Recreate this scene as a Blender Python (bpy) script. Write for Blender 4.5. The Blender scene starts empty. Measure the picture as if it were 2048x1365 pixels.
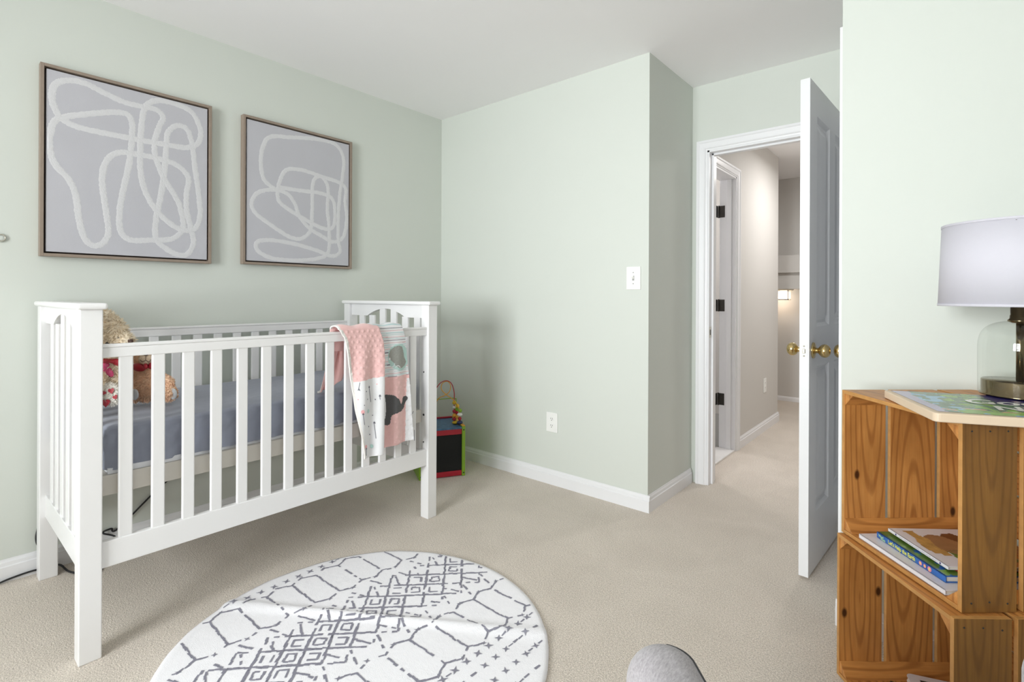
import bpy, bmesh, math, random
from mathutils import Vector, Matrix, noise
random.seed(7)
sc = bpy.context.scene
COL = sc.collection
PI = math.pi

# ------------------------------------------------------------------ camera
F_PX, CX, HY = 1027.0, 1024.0, 594.1
YAW, ROLL, CAMH = math.radians(40.38), math.radians(0.25), 1.139
cam_d = bpy.data.cameras.new('camera')
cam = bpy.data.objects.new('camera', cam_d); COL.objects.link(cam)
cam_d.sensor_fit = 'HORIZONTAL'; cam_d.sensor_width = 36.0
cam_d.lens = 36.0 * F_PX / 2048.0
cam_d.shift_y = -(682.5 - HY) / 2048.0
cam_d.clip_start = 0.02
cam.matrix_world = Matrix.Translation((0, 0, CAMH)) @ Matrix.Rotation(YAW, 4, 'Z') @ Matrix.Rotation(PI/2, 4, 'X') @ Matrix.Rotation(ROLL, 4, 'Z')
sc.camera = cam

# ------------------------------------------------------------------ look, sky, daylight
sc.view_settings.view_transform = 'Standard'
sc.view_settings.look = 'None'
sc.view_settings.gamma = 1.0
sc.view_settings.use_curve_mapping = False
sc.view_settings.exposure = 0.05
sc.cycles.use_denoising = True
sc.cycles.max_bounces = 14
sc.cycles.diffuse_bounces = 9
sc.cycles.transparent_max_bounces = 12
sc.cycles.sample_clamp_indirect = 6.0
sc.cycles.caustics_reflective = False
sc.cycles.caustics_refractive = False
W = bpy.data.worlds.new('sky'); sc.world = W; W.use_nodes = True
W.node_tree.nodes['Background'].inputs[0].default_value = (0.80, 0.90, 1.0, 1)
W.node_tree.nodes['Background'].inputs[1].default_value = 1.5

WIN = (-1.62, -0.22, 0.75, 2.15)     # window opening in the near wall: x0, x1, z0, z1
Y_NEAR = -2.3
def area_light(name, loc, rot, sx, sy, power, color, spread=180):
    l = bpy.data.lights.new(name, 'AREA'); l.shape = 'RECTANGLE'; l.size = sx; l.size_y = sy
    l.energy = power; l.color = color; l.spread = math.radians(spread)
    o = bpy.data.objects.new(name, l); COL.objects.link(o); o.location = loc; o.rotation_euler = rot
    return o
area_light('window_daylight', ((WIN[0]+WIN[1])/2, Y_NEAR-0.085, (WIN[2]+WIN[3])/2), (PI/2, 0, 0),
           WIN[1]-WIN[0]-0.04, WIN[3]-WIN[2]-0.04, 102.0, (0.962, 0.976, 1.0), 118)
area_light('ground_bounce_daylight', ((WIN[0]+WIN[1])/2, Y_NEAR-0.095, WIN[2]+0.35), (PI/2+math.radians(48), 0, 0), WIN[1]-WIN[0]-0.1, 0.6, 7.0, (0.962, 0.976, 1.0))
def point_light(name, loc, power, color, r=0.08):
    l = bpy.data.lights.new(name, 'POINT'); l.energy = power; l.color = color; l.shadow_soft_size = r
    o = bpy.data.objects.new(name, l); COL.objects.link(o); o.location = loc
    return o

# ------------------------------------------------------------------ pixel -> point on a real plane
_cy, _sy = math.cos(YAW), math.sin(YAW)
_cr, _sr = math.cos(-ROLL), math.sin(-ROLL)
def ray(px, py):
    X = (px-CX)/F_PX; U = (HY-py)/F_PX
    r = X*_cr + U*_sr; u = -X*_sr + U*_cr
    return Vector((r*_cy - _sy, r*_sy + _cy, u))
O = Vector((0, 0, CAMH))
def onx(px, py, x): d = ray(px, py); return O + d*(x/d.x)
def ony(px, py, y): d = ray(px, py); return O + d*(y/d.y)
def onz(px, py, z): d = ray(px, py); return O + d*((z-CAMH)/d.z)
def rw(r, w, z=0.0): return Vector((r*_cy - w*_sy, r*_sy + w*_cy, z))   # right / forward distances from the tripod

# ------------------------------------------------------------------ materials
def new_mat(name):
    m = bpy.data.materials.new(name); m.use_nodes = True
    nt = m.node_tree
    return m, nt, nt.nodes['Principled BSDF']
def mix_rgb(nt, fac, a, b):
    n = nt.nodes.new('ShaderNodeMix'); n.data_type = 'RGBA'
    if hasattr(fac, 'links'): nt.links.new(fac, n.inputs[0])
    else: n.inputs[0].default_value = fac
    for i, v in ((6, a), (7, b)):
        if hasattr(v, 'links'): nt.links.new(v, n.inputs[i])
        else: n.inputs[i].default_value = (*v, 1)
    return n.outputs[2]
def noise_tex(nt, scale, detail=3, rough=0.5, vec=None, dist=0.0):
    n = nt.nodes.new('ShaderNodeTexNoise'); n.inputs['Scale'].default_value = scale
    n.inputs['Detail'].default_value = detail; n.inputs['Roughness'].default_value = rough
    n.inputs['Distortion'].default_value = dist
    if vec is None:
        tc = nt.nodes.new('ShaderNodeTexCoord'); vec = tc.outputs['Object']
    nt.links.new(vec, n.inputs['Vector'])
    return n.outputs['Fac']
def ramp(nt, fac, p0, p1, c0=(0, 0, 0), c1=(1, 1, 1)):
    n = nt.nodes.new('ShaderNodeValToRGB'); e = n.color_ramp.elements
    e[0].position = p0; e[0].color = (*c0, 1); e[1].position = p1; e[1].color = (*c1, 1)
    nt.links.new(fac, n.inputs[0]); return n.outputs[0]
def bump(nt, h, strength, dist, bsdf):
    n = nt.nodes.new('ShaderNodeBump'); n.inputs['Strength'].default_value = strength
    n.inputs['Distance'].default_value = dist
    nt.links.new(h, n.inputs['Height']); nt.links.new(n.outputs[0], bsdf.inputs['Normal'])
def plain(name, c, rough=0.5, var=0.04, scale=30.0, metal=0.0, bmp=0.0, bscale=200.0, coat=0.0, sheen=0.0):
    m, nt, b = new_mat(name)
    f = noise_tex(nt, scale, 3)
    lo = tuple(max(0, x*(1-var)) for x in c); hi = tuple(min(1, x*(1+var)) for x in c)
    nt.links.new(mix_rgb(nt, f, lo, hi), b.inputs['Base Color'])
    b.inputs['Roughness'].default_value = rough; b.inputs['Metallic'].default_value = metal
    if coat: b.inputs['Coat Weight'].default_value = coat
    if sheen: b.inputs['Sheen Weight'].default_value = sheen
    if bmp: bump(nt, noise_tex(nt, bscale, 2), bmp, 0.002, b)
    return m
M = {}
M['wall'] = plain('sage_wall_paint', (0.638, 0.668, 0.624), 0.75, 0.012, 3.0, bmp=0.05, bscale=350)
M['hallwall'] = plain('warm_grey_wall_paint', (0.62, 0.60, 0.575), 0.75, 0.012, 3.0, bmp=0.05, bscale=350)
M['ceiling'] = plain('ceiling_paint', (0.92, 0.91, 0.92), 0.85, 0.01, 3.0, bmp=0.06, bscale=300)
M['trim'] = plain('white_trim_paint', (0.80, 0.80, 0.82), 0.35, 0.01, 5.0)
M['door'] = plain('white_door_paint', (0.78, 0.785, 0.80), 0.32, 0.01, 5.0)
M['crib'] = plain('white_crib_lacquer', (0.83, 0.825, 0.83), 0.30, 0.01, 6.0)
M['plate'] = plain('white_plastic', (0.86, 0.86, 0.84), 0.35, 0.01)
M['dark'] = plain('dark_slot', (0.03, 0.03, 0.03), 0.6)
M['greyslot'] = plain('grey_slot', (0.35, 0.35, 0.34), 0.6)
M['brass'] = plain('polished_brass', (0.62, 0.47, 0.22), 0.16, 0.06, 12, metal=1.0)
M['antique'] = plain('antique_brass', (0.20, 0.155, 0.09), 0.17, 0.10, 25, metal=1.0)
M['steel'] = plain('satin_nickel', (0.62, 0.58, 0.50), 0.3, 0.05, 25, metal=1.0)
M['hinge'] = plain('oil_rubbed_bronze', (0.05, 0.045, 0.04), 0.4, 0.2, 60, metal=0.8)
M['black'] = plain('black_rubber', (0.012, 0.012, 0.014), 0.5)
M['marble'] = plain('marble_threshold', (0.80, 0.79, 0.78), 0.2, 0.05, 14)
M['support'] = plain('mattress_support_paint', (0.60, 0.57, 0.52), 0.55, 0.03)
M['sheet'] = plain('slate_sheet_cotton', (0.275, 0.295, 0.365), 0.85, 0.05, 40, bmp=0.15, bscale=500, sheen=0.2)
M['mattress'] = plain('white_mattress_ticking', (0.75, 0.76, 0.80), 0.8, 0.03)
M['canvas'] = plain('lilac_grey_canvas', (0.50, 0.495, 0.535), 0.85, 0.05, 5.0, bmp=0.2, bscale=600)
M['stroke'] = plain('white_impasto_paint', (0.64, 0.635, 0.655), 0.7, 0.04, 90, bmp=0.5, bscale=180)
M['frame'] = plain('taupe_wood_frame', (0.285, 0.225, 0.18), 0.5, 0.12, 40)
M['framedark'] = plain('dark_frame_rabbet', (0.035, 0.02, 0.014), 0.6)
M['minky'] = plain('pink_minky', (0.86, 0.545, 0.53), 0.9, 0.05, 50, bmp=0.3, bscale=350, sheen=0.4)
M['white_cloth'] = plain('white_cotton', (0.83, 0.83, 0.85), 0.85, 0.02, 60, bmp=0.1, bscale=400)
M['sherpa'] = plain('white_sherpa', (0.84, 0.81, 0.78), 0.95, 0.05, 120, bmp=0.8, bscale=220)
M['st_grey'] = plain('grey_stripe', (0.12, 0.12, 0.16), 0.9)
M['st_pink'] = plain('pink_stripe', (0.72, 0.48, 0.50), 0.9)
M['st_teal'] = plain('teal_stripe', (0.52, 0.68, 0.70), 0.9)
M['elephant'] = plain('charcoal_felt', (0.105, 0.105, 0.108), 0.95, 0.15, 120, bmp=0.4, bscale=400)
M['silver'] = plain('silver_grey_applique', (0.34, 0.345, 0.32), 0.6, 0.2, 120)
M['mint'] = plain('mint_embroidery', (0.50, 0.70, 0.66), 0.8, 0.06, 90)
M['coral'] = plain('coral_print', (0.85, 0.45, 0.47), 0.9)
M['fur_cream'] = plain('cream_plush', (0.80, 0.70, 0.55), 0.95, 0.22, 70, sheen=0.4)
M['fur_white'] = plain('white_plush', (0.76, 0.73, 0.67), 0.95, 0.12, 70, sheen=0.4)
M['fur_tan'] = plain('tan_plush', (0.80, 0.54, 0.365), 0.95, 0.2, 80, sheen=0.4)
M['muzzle'] = plain('pale_muzzle_plush', (0.66, 0.53, 0.40), 0.95, 0.1, 90)
M['red'] = plain('red_satin', (0.36, 0.015, 0.03), 0.45, 0.1)
M['magenta'] = plain('pink_bow_cloth', (0.62, 0.07, 0.19), 0.7, 0.3, 90)
M['nose'] = plain('brown_nose', (0.07, 0.03, 0.02), 0.4)
M['pad'] = plain('pale_grey_pad', (0.66, 0.68, 0.70), 0.9)
M['toy_green'] = plain('lime_green_lacquer', (0.235, 0.42, 0.03), 0.35, 0.08, 20)
M['toy_red'] = plain('red_lacquer', (0.40, 0.012, 0.028), 0.35, 0.08, 20)
M['toy_orange'] = plain('orange_lacquer', (0.72, 0.36, 0.04), 0.35, 0.08, 20)
M['toy_yellow'] = plain('yellow_lacquer', (0.70, 0.47, 0.03), 0.35, 0.08, 20)
M['toy_navy'] = plain('navy_lacquer', (0.02, 0.03, 0.10), 0.35, 0.1, 20)
M['toy_white'] = plain('white_lacquer', (0.78, 0.78, 0.76), 0.35, 0.03, 20)
M['chalk'] = plain('black_chalkboard', (0.005, 0.0055, 0.0055), 0.8, 0.25, 60)
M['toy_top'] = plain('blue_printed_top', (0.05, 0.13, 0.24), 0.4, 0.75, 45)
M['shade'] = plain('white_linen_shade', (0.62, 0.605, 0.67), 0.85, 0.01, 60, bmp=0.08, bscale=500)
M['boardwood'] = plain('pale_birch', (0.72, 0.57, 0.42), 0.5, 0.06, 18)
M['p_purple'] = plain('print_lilac', (0.42, 0.38, 0.52), 0.22, 0.15, 20)
M['p_blue'] = plain('print_sky_blue', (0.22, 0.42, 0.62), 0.22, 0.25, 30)
M['p_green'] = plain('print_leaf_green', (0.22, 0.40, 0.07), 0.22, 0.4, 30)
M['p_teal'] = plain('print_dark_green', (0.09, 0.19, 0.11), 0.22, 0.5, 35)
M['p_grey'] = plain('print_grey', (0.19, 0.19, 0.19), 0.22, 0.3, 30)
M['p_navy'] = plain('print_navy', (0.025, 0.02, 0.14), 0.22, 0.2, 30)
M['p_white'] = plain('print_white', (0.80, 0.79, 0.74), 0.2, 0.03, 30)
M['p_orange'] = plain('print_orange', (0.62, 0.30, 0.14), 0.2, 0.2, 30)
M['bk_white'] = plain('white_book_cover', (0.78, 0.76, 0.79), 0.3, 0.02, 20)
M['bk_page'] = plain('book_pages', (0.74, 0.71, 0.62), 0.8, 0.06, 200)
M['bk_blue'] = plain('blue_book_cover', (0.03, 0.13, 0.42), 0.3, 0.55, 45)
M['bk_green'] = plain('green_book_print', (0.10, 0.19, 0.03), 0.35, 0.5, 45)
M['bk_red'] = plain('dark_red_book_cover', (0.30, 0.01, 0.02), 0.35, 0.2, 20)
M['bk_yellow'] = plain('yellow_lettering', (0.80, 0.78, 0.10), 0.4, 0.05)
M['bk_mint'] = plain('pale_green_lettering', (0.45, 0.72, 0.40), 0.4, 0.1)
M['bk_pink'] = plain('pink_icon_print', (0.80, 0.25, 0.33), 0.4, 0.1)
M['bk_brown'] = plain('brown_print', (0.145, 0.048, 0.016), 0.35, 0.35, 40)
M['bk_tan'] = plain('tan_print', (0.34, 0.17, 0.075), 0.35, 0.3, 40)
M['bk_straw'] = plain('straw_print', (0.52, 0.30, 0.09), 0.35, 0.45, 60)
M['bk_grey'] = plain('grey_lettering', (0.55, 0.52, 0.56), 0.5, 0.1)
M['cardgreen'] = plain('green_card_print', (0.08, 0.24, 0.03), 0.35, 0.3, 40)
M['rug'] = None

def mat_carpet():
    m, nt, b = new_mat('beige_carpet_pile')
    f1 = noise_tex(nt, 230, 2, 0.6); f2 = noise_tex(nt, 3.2, 4, 0.6, dist=0.6); f3 = noise_tex(nt, 95, 3, 0.7)
    c1 = mix_rgb(nt, ramp(nt, f1, 0.32, 0.68), (0.33, 0.285, 0.240), (0.93, 0.84, 0.745))
    c2 = mix_rgb(nt, ramp(nt, f2, 0.35, 0.7), (0.57, 0.50, 0.432), (0.73, 0.65, 0.572))
    nt.links.new(mix_rgb(nt, 0.40, c1, c2), b.inputs['Base Color'])
    b.inputs['Roughness'].default_value = 0.95; b.inputs['Sheen Weight'].default_value = 0.15
    bump(nt, mix_rgb(nt, 0.5, f1, f3), 0.8, 0.006, b)
    return m
M['carpet'] = mat_carpet()
def mat_rug():
    m, nt, b = new_mat('white_rug_pile')
    f = noise_tex(nt, 60, 4, 0.6); g = noise_tex(nt, 420, 2)
    nt.links.new(mix_rgb(nt, f, (0.88, 0.87, 0.91), (0.94, 0.93, 0.96)), b.inputs['Base Color'])
    b.inputs['Roughness'].default_value = 0.95
    bump(nt, mix_rgb(nt, 0.5, f, g), 0.45, 0.004, b)
    return m
M['rug'] = mat_rug()
M['rugline'] = plain('grey_rug_pattern', (0.25, 0.245, 0.30), 0.95, 0.2, 60, bmp=0.3, bscale=400)

def mat_wood(name, base, dark, lite, ringdark=0.55):
    m, nt, b = new_mat(name)
    at = nt.nodes.new('ShaderNodeAttribute'); at.attribute_name = 'grain'
    mp = nt.nodes.new('ShaderNodeMapping'); mp.inputs['Scale'].default_value = (0.11, 1.0, 1.0)
    nt.links.new(at.outputs['Vector'], mp.inputs['Vector'])
    w = nt.nodes.new('ShaderNodeTexWave'); w.wave_type = 'RINGS'; w.rings_direction = 'Z'
    w.inputs['Scale'].default_value = 20; w.inputs['Distortion'].default_value = 2.4
    w.inputs['Detail'].default_value = 2.2; w.inputs['Detail Scale'].default_value = 0.9
    w.inputs['Detail Roughness'].default_value = 0.45
    nt.links.new(mp.outputs[0], w.inputs['Vector'])
    line = ramp(nt, w.outputs['Fac'], 0.02, 0.35, (1, 1, 1), (0, 0, 0))
    mp2 = nt.nodes.new('ShaderNodeMapping'); mp2.inputs['Scale'].default_value = (3, 90, 90)
    nt.links.new(at.outputs['Vector'], mp2.inputs['Vector'])
    fib = noise_tex(nt, 2.0, 4, 0.65, mp2.outputs[0])
    mp3 = nt.nodes.new('ShaderNodeMapping'); mp3.inputs['Scale'].default_value = (3, 9, 9)
    nt.links.new(at.outputs['Vector'], mp3.inputs['Vector'])
    blot = noise_tex(nt, 1.3, 3, 0.6, mp3.outputs[0])
    c = mix_rgb(nt, ramp(nt, fib, 0.3, 0.7), base, lite)
    c = mix_rgb(nt, ramp(nt, blot, 0.35, 0.75), c, tuple(x*0.72 for x in base))
    mm = nt.nodes.new('ShaderNodeMath'); mm.operation = 'MULTIPLY'; mm.inputs[1].default_value = ringdark
    nt.links.new(line, mm.inputs[0])
    c = mix_rgb(nt, mm.outputs[0], c, dark)
    # knots
    mp4 = nt.nodes.new('ShaderNodeMapping'); mp4.inputs['Scale'].default_value = (3.2, 6.0, 0.0)
    ak = nt.nodes.new('ShaderNodeAttribute'); ak.attribute_name = 'knot'
    nt.links.new(ak.outputs['Vector'], mp4.inputs['Vector'])
    v = nt.nodes.new('ShaderNodeTexVoronoi'); v.voronoi_dimensions = '2D'; v.inputs['Scale'].default_value = 1.0
    nt.links.new(mp4.outputs[0], v.inputs['Vector'])
    kn = ramp(nt, v.outputs['Distance'], 0.03, 0.06, (1, 1, 1), (0, 0, 0))
    c = mix_rgb(nt, kn, c, tuple(x*0.25 for x in dark))
    nt.links.new(c, b.inputs['Base Color'])
    b.inputs['Roughness'].default_value = 0.42
    bump(nt, fib, 0.25, 0.001, b)
    return m
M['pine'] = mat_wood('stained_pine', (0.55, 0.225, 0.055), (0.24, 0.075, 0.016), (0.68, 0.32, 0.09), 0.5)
M['pine_dark'] = mat_wood('brown_pine', (0.225, 0.095, 0.019), (0.095, 0.033, 0.007), (0.30, 0.14, 0.030), 0.35)  # darker, browner pine used only on the near slats
M['pine_edge'] = plain('pine_end_grain', (0.50, 0.25, 0.075), 0.5, 0.25, 50)

def mat_fabric_grey():
    m, nt, b = new_mat('heather_grey_upholstery')
    tc = nt.nodes.new('ShaderNodeTexCoord')
    mp = nt.nodes.new('ShaderNodeMapping'); mp.inputs['Scale'].default_value = (1, 0.25, 1)
    nt.links.new(tc.outputs['Object'], mp.inputs['Vector'])
    f = noise_tex(nt, 420, 3, 0.7, mp.outputs[0]); g = noise_tex(nt, 160, 3)
    c = mix_rgb(nt, ramp(nt, f, 0.3, 0.7), (0.24, 0.222, 0.235), (0.52, 0.49, 0.515))
    nt.links.new(mix_rgb(nt, 0.35, c, mix_rgb(nt, g, (0.32, 0.30, 0.315), (0.46, 0.435, 0.455))), b.inputs['Base Color'])
    b.inputs['Roughness'].default_value = 0.95; b.inputs['Sheen Weight'].default_value = 0.2
    bump(nt, f, 0.35, 0.001, b)
    return m
M['upholstery'] = mat_fabric_grey()
M['seam'] = plain('dark_grey_piping', (0.07, 0.07, 0.075), 0.9)

def mat_glass(name, ior=1.45, tint=(0.97, 0.98, 0.97), boost=1.0):
    m, nt, b = new_mat(name)
    nt.nodes.remove(b)
    out = nt.nodes['Material Output']
    lw = nt.nodes.new('ShaderNodeLayerWeight'); lw.inputs['Blend'].default_value = 0.5
    pw = nt.nodes.new('ShaderNodeMath'); pw.operation = 'POWER'; pw.inputs[1].default_value = 4.0
    nt.links.new(lw.outputs['Facing'], pw.inputs[0])
    fr = nt.nodes.new('ShaderNodeMath'); fr.operation = 'MULTIPLY_ADD'; fr.inputs[1].default_value = 0.45; fr.inputs[2].default_value = 0.035
    nt.links.new(pw.outputs[0], fr.inputs[0])
    tr = nt.nodes.new('ShaderNodeBsdfTransparent'); tr.inputs[0].default_value = (*tint, 1)
    gl = nt.nodes.new('ShaderNodeBsdfGlossy'); gl.inputs['Roughness'].default_value = 0.02
    mx = nt.nodes.new('ShaderNodeMixShader')
    nt.links.new(fr.outputs[0], mx.inputs[0]); nt.links.new(tr.outputs[0], mx.inputs[1]); nt.links.new(gl.outputs[0], mx.inputs[2])
    nt.links.new(mx.outputs[0], out.inputs[0])
    return m
M['glass'] = mat_glass('clear_glass', 1.5)
def mat_emit(name, c, s):
    m, nt, b = new_mat(name)
    b.inputs['Base Color'].default_value = (*c, 1)
    b.inputs['Emission Color'].default_value = (*c, 1); b.inputs['Emission Strength'].default_value = s
    return m
M['bulb'] = mat_emit('lit_bulb_glass', (1.0, 0.88, 0.72), 5.0)
M['opal'] = mat_emit('lit_opal_glass', (1.0, 0.95, 0.88), 3.0)

# ------------------------------------------------------------------ mesh builder (world coordinates in, thing-local out)
class MB:
    def __init__(s):
        s.v = []; s.f = []; s.m = []; s.g = None; s.sm = []
    def add(s, vs, fs, mi=0, smooth=False, grain=None):
        o = len(s.v); s.v += [Vector(p) for p in vs]
        if grain is not None:
            if s.g is None: s.g = [(0, 0, 0)]*o
            s.g += grain
        elif s.g is not None: s.g += [(0, 0, 0)]*len(vs)
        for f in fs:
            s.f.append([i+o for i in f]); s.m.append(mi); s.sm.append(smooth)
    def box(s, x0, x1, y0, y1, z0, z1, mi=0, mat=None):
        vs = [Vector((x, y, z)) for z in (z0, z1) for y in (y0, y1) for x in (x0, x1)]
        if mat is not None: vs = [mat @ p for p in vs]
        s.add(vs, [(0, 2, 3, 1), (4, 5, 7, 6), (0, 1, 5, 4), (2, 6, 7, 3), (0, 4, 6, 2), (1, 3, 7, 5)], mi)
        return s
    def board(s, org, ex, ey, ez, lx, ly, lz, mi=0):
        """board: grain runs along ex"""
        org, ex, ey, ez = Vector(org), Vector(ex), Vector(ey), Vector(ez)
        off = Vector((-lx*random.uniform(-0.2, 1.2), random.uniform(-0.03, 0.03), random.uniform(0, 30)))
        vs = []; gr = []
        nx = 1
        for c in (0, 1):
            for b in (0, 1):
                for a in (0, 1):
                    vs.append(org + ex*(a*lx) + ey*(b*ly) + ez*(c*lz))
                    gr.append((a*lx+off.x, (b-0.5)*ly+off.y, c*lz+off.z))
        s.add(vs, [(0, 2, 3, 1), (4, 5, 7, 6)], mi, grain=gr)
        o = len(s.v)-8
        for f in ((0, 1, 5, 4), (2, 6, 7, 3), (0, 4, 6, 2), (1, 3, 7, 5)): s.f.append([i+o for i in f]); s.m.append(mi+1); s.sm.append(False)
        return s
    def prism(s, poly, d, mi=0, smooth=False, grain=None):
        """poly: 3D points; extruded by vector d"""
        n = len(poly); d = Vector(d)
        vs = [Vector(p) for p in poly] + [Vector(p)+d for p in poly]
        fs = [list(range(n))[::-1], list(range(n, 2*n))] + [(i, (i+1) % n, n+(i+1) % n, n+i) for i in range(n)]
        s.add(vs, fs, mi, smooth, grain)
        return s
    def lathe(s, prof, c, axis=(0, 0, 1), seg=40, mi=0, close=False):
        """prof: (radius, height) list"""
        c = Vector(c); ax = Vector(axis).normalized()
        q = ax.to_track_quat('Z', 'Y').to_matrix()
        vs = []; n = len(prof)
        for (r, h) in prof:
            for k in range(seg):
                a = 2*PI*k/seg
                vs.append(c + q @ Vector((r*math.cos(a), r*math.sin(a), h)))
        fs = []
        for i in range(n-1):
            for k in range(seg):
                k2 = (k+1) % seg
                fs.append((i*seg+k, i*seg+k2, (i+1)*seg+k2, (i+1)*seg+k))
        if close:
            fs.append(list(range(seg))[::-1]); fs.append([(n-1)*seg+k for k in range(seg)])
        s.add(vs, fs, mi, True)
        return s
    def tube(s, path, r, seg=10, mi=0, cyc=False):
        P = [Vector(p) for p in path]; n = len(P); vs = []
        up = None
        for i, p in enumerate(P):
            t = (P[(i+1) % n] - P[i-1]) if cyc else (P[min(i+1, n-1)] - P[max(i-1, 0)])
            t.normalize()
            if up is None: up = t.orthogonal().normalized()
            up = (up - t*up.dot(t)).normalized(); b = t.cross(up)
            rr = r[i] if isinstance(r, (list, tuple)) else r
            for k in range(seg):
                a = 2*PI*k/seg
                vs.append(p + up*(math.cos(a)*rr) + b*(math.sin(a)*rr))
        fs = []
        for i in range(n if cyc else n-1):
            j = (i+1) % n
            for k in range(seg):
                k2 = (k+1) % seg
                fs.append((i*seg+k, i*seg+k2, j*seg+k2, j*seg+k))
        if not cyc:
            fs.append(list(range(seg))[::-1]); fs.append([(n-1)*seg+k for k in range(seg)])
        s.add(vs, fs, mi, True)
        return s
    def ball(s, c, r, rot=None, seg=20, rings=12, mi=0):
        c = Vector(c); r = Vector((r, r, r)) if not hasattr(r, '__len__') else Vector(r)
        vs = []; fs = []
        for i in range(rings+1):
            th = PI*i/rings
            for k in range(seg):
                a = 2*PI*k/seg
                p = Vector((r.x*math.sin(th)*math.cos(a), r.y*math.sin(th)*math.sin(a), r.z*math.cos(th)))
                if rot is not None: p = rot @ p
                vs.append(c+p)
        for i in range(rings):
            for k in range(seg):
                k2 = (k+1) % seg
                fs.append((i*seg+k, (i+1)*seg+k, (i+1)*seg+k2, i*seg+k2))
        s.add(vs, fs, mi, True)
        return s
    def grid(s, fn, nu, nv, mi=0, smooth=True):
        vs = [fn(i/nu, j/nv) for j in range(nv+1) for i in range(nu+1)]
        o = len(s.v); s.v += [Vector(p) for p in vs]
        if s.g is not None: s.g += [(0, 0, 0)]*len(vs)
        for j in range(nv):
            for i in range(nu):
                a = o + j*(nu+1)+i
                k = mi((i+0.5)/nu, (j+0.5)/nv) if callable(mi) else mi
                if k is None: continue
                s.f.append([a, a+1, a+nu+2, a+nu+1]); s.m.append(k); s.sm.append(smooth)
        return s
    def ribbon(s, pts, w, mi=0, up=(0, 0, 1), jit=0.0):
        """flat strip lying in the plane whose normal is up"""
        up = Vector(up); n = len(pts); vs = []
        P = [Vector(p) for p in pts]
        for i in range(n):
            t = P[min(i+1, n-1)] - P[max(i-1, 0)]
            sd = up.cross(t)
            if sd.length < 1e-9: sd = up.orthogonal()
            sd.normalize()
            a = w/2*(1+random.uniform(-jit, jit)); b = w/2*(1+random.uniform(-jit, jit))
            vs += [P[i]+sd*a, P[i]-sd*b]
        s.add(vs, [(2*i, 2*i+1, 2*i+3, 2*i+2) for i in range(n-1)], mi)
        return s

def mesh_obj(name, mb, mats, parent=None, bevel=0.0, seg=2, solid=None, smooth_angle=None):
    inv = parent_inv(parent)
    me = bpy.data.meshes.new(name)
    me.from_pydata([inv @ v for v in mb.v], [], mb.f); me.update()
    for k, m in enumerate(mats if isinstance(mats, (list, tuple)) else [mats]): me.materials.append(M[m] if isinstance(m, str) else m)
    for p, mi, sm in zip(me.polygons, mb.m, mb.sm): p.material_index = mi; p.use_smooth = sm
    if mb.g is not None:
        at = me.attributes.new('grain', 'FLOAT_VECTOR', 'POINT')
        kt = me.attributes.new('knot', 'FLOAT_VECTOR', 'POINT')
        ko = Vector((random.uniform(0, 50), random.uniform(0, 50), 0))
        for k, g in enumerate(mb.g): at.data[k].vector = g; kt.data[k].vector = Vector(g)+ko
    bm = bmesh.new(); bm.from_mesh(me); bmesh.ops.recalc_face_normals(bm, faces=bm.faces) if solid is None else None
    bm.to_mesh(me); bm.free()
    o = bpy.data.objects.new(name, me); COL.objects.link(o)
    if parent is not None: o.parent = parent
    if solid is not None:
        md = o.modifiers.new('solidify', 'SOLIDIFY'); md.thickness = solid[0]; md.offset = -1
        md.material_offset = solid[1]; md.material_offset_rim = solid[1]
    if bevel:
        md = o.modifiers.new('bevel', 'BEVEL'); md.width = bevel; md.segments = seg; md.limit_method = 'ANGLE'
        md.angle_limit = math.radians(40)
    return o
def pieces(name, mb, mats, parent=None, bevel=0.0, seg=2):
    """one object for each separate piece in the builder"""
    n = len(mb.v); root = list(range(n))
    def find(i):
        while root[i] != i: root[i] = root[root[i]]; i = root[i]
        return i
    for f in mb.f:
        for k in f[1:]: root[find(k)] = find(f[0])
    groups = {}
    for fi, f in enumerate(mb.f): groups.setdefault(find(f[0]), []).append(fi)
    out = []
    for g in groups.values():
        q = MB(); ix = {}
        for fi in g:
            for k in mb.f[fi]:
                if k not in ix: ix[k] = len(q.v); q.v.append(mb.v[k])
            q.f.append([ix[k] for k in mb.f[fi]]); q.m.append(mb.m[fi]); q.sm.append(mb.sm[fi])
        out.append(mesh_obj(name, q, mats, parent, bevel, seg))
    return out
def parent_inv(p):
    if p is None: return Matrix.Identity(4)
    m = Matrix.Identity(4)
    q = p
    chain = []
    while q is not None: chain.append(q); q = q.parent
    for c in reversed(chain): m = m @ c.matrix_basis
    return m.inverted()
def thing(name, label, cat, loc=(0, 0, 0), rotz=0.0, group=None):
    o = bpy.data.objects.new(name, None); COL.objects.link(o); o.empty_display_size = 0.05
    o.location = loc; o.rotation_euler = (0, 0, rotz)
    o['label'] = label; o['category'] = cat
    if group: o['group'] = group
    return o
def tag(o, label, cat, group=None):
    o['label'] = label; o['category'] = cat
    if group: o['group'] = group
    return o
def struct(name, mb, mats, bevel=0.0, parent=None):
    o = mesh_obj(name, mb, mats, parent, bevel)
    if parent is None: o['kind'] = 'structure'
    return o
def catmull(pts, n=10, cyc=False):
    P = [Vector(p) for p in pts]; out = []; N = len(P)
    for i in range(N if cyc else N-1):
        p0 = P[i-1] if (cyc or i > 0) else P[0]*2-P[1]
        p1 = P[i]; p2 = P[(i+1) % N]
        p3 = P[(i+2) % N] if (cyc or i+2 < N) else P[-1]*2-P[-2]
        for k in range(n):
            t = k/n
            out.append(0.5*((2*p1)+(p2-p0)*t+(2*p0-5*p1+4*p2-p3)*t*t+(3*p1-p0-3*p2+p3)*t**3))
    if not cyc: out.append(P[-1])
    return out
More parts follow.
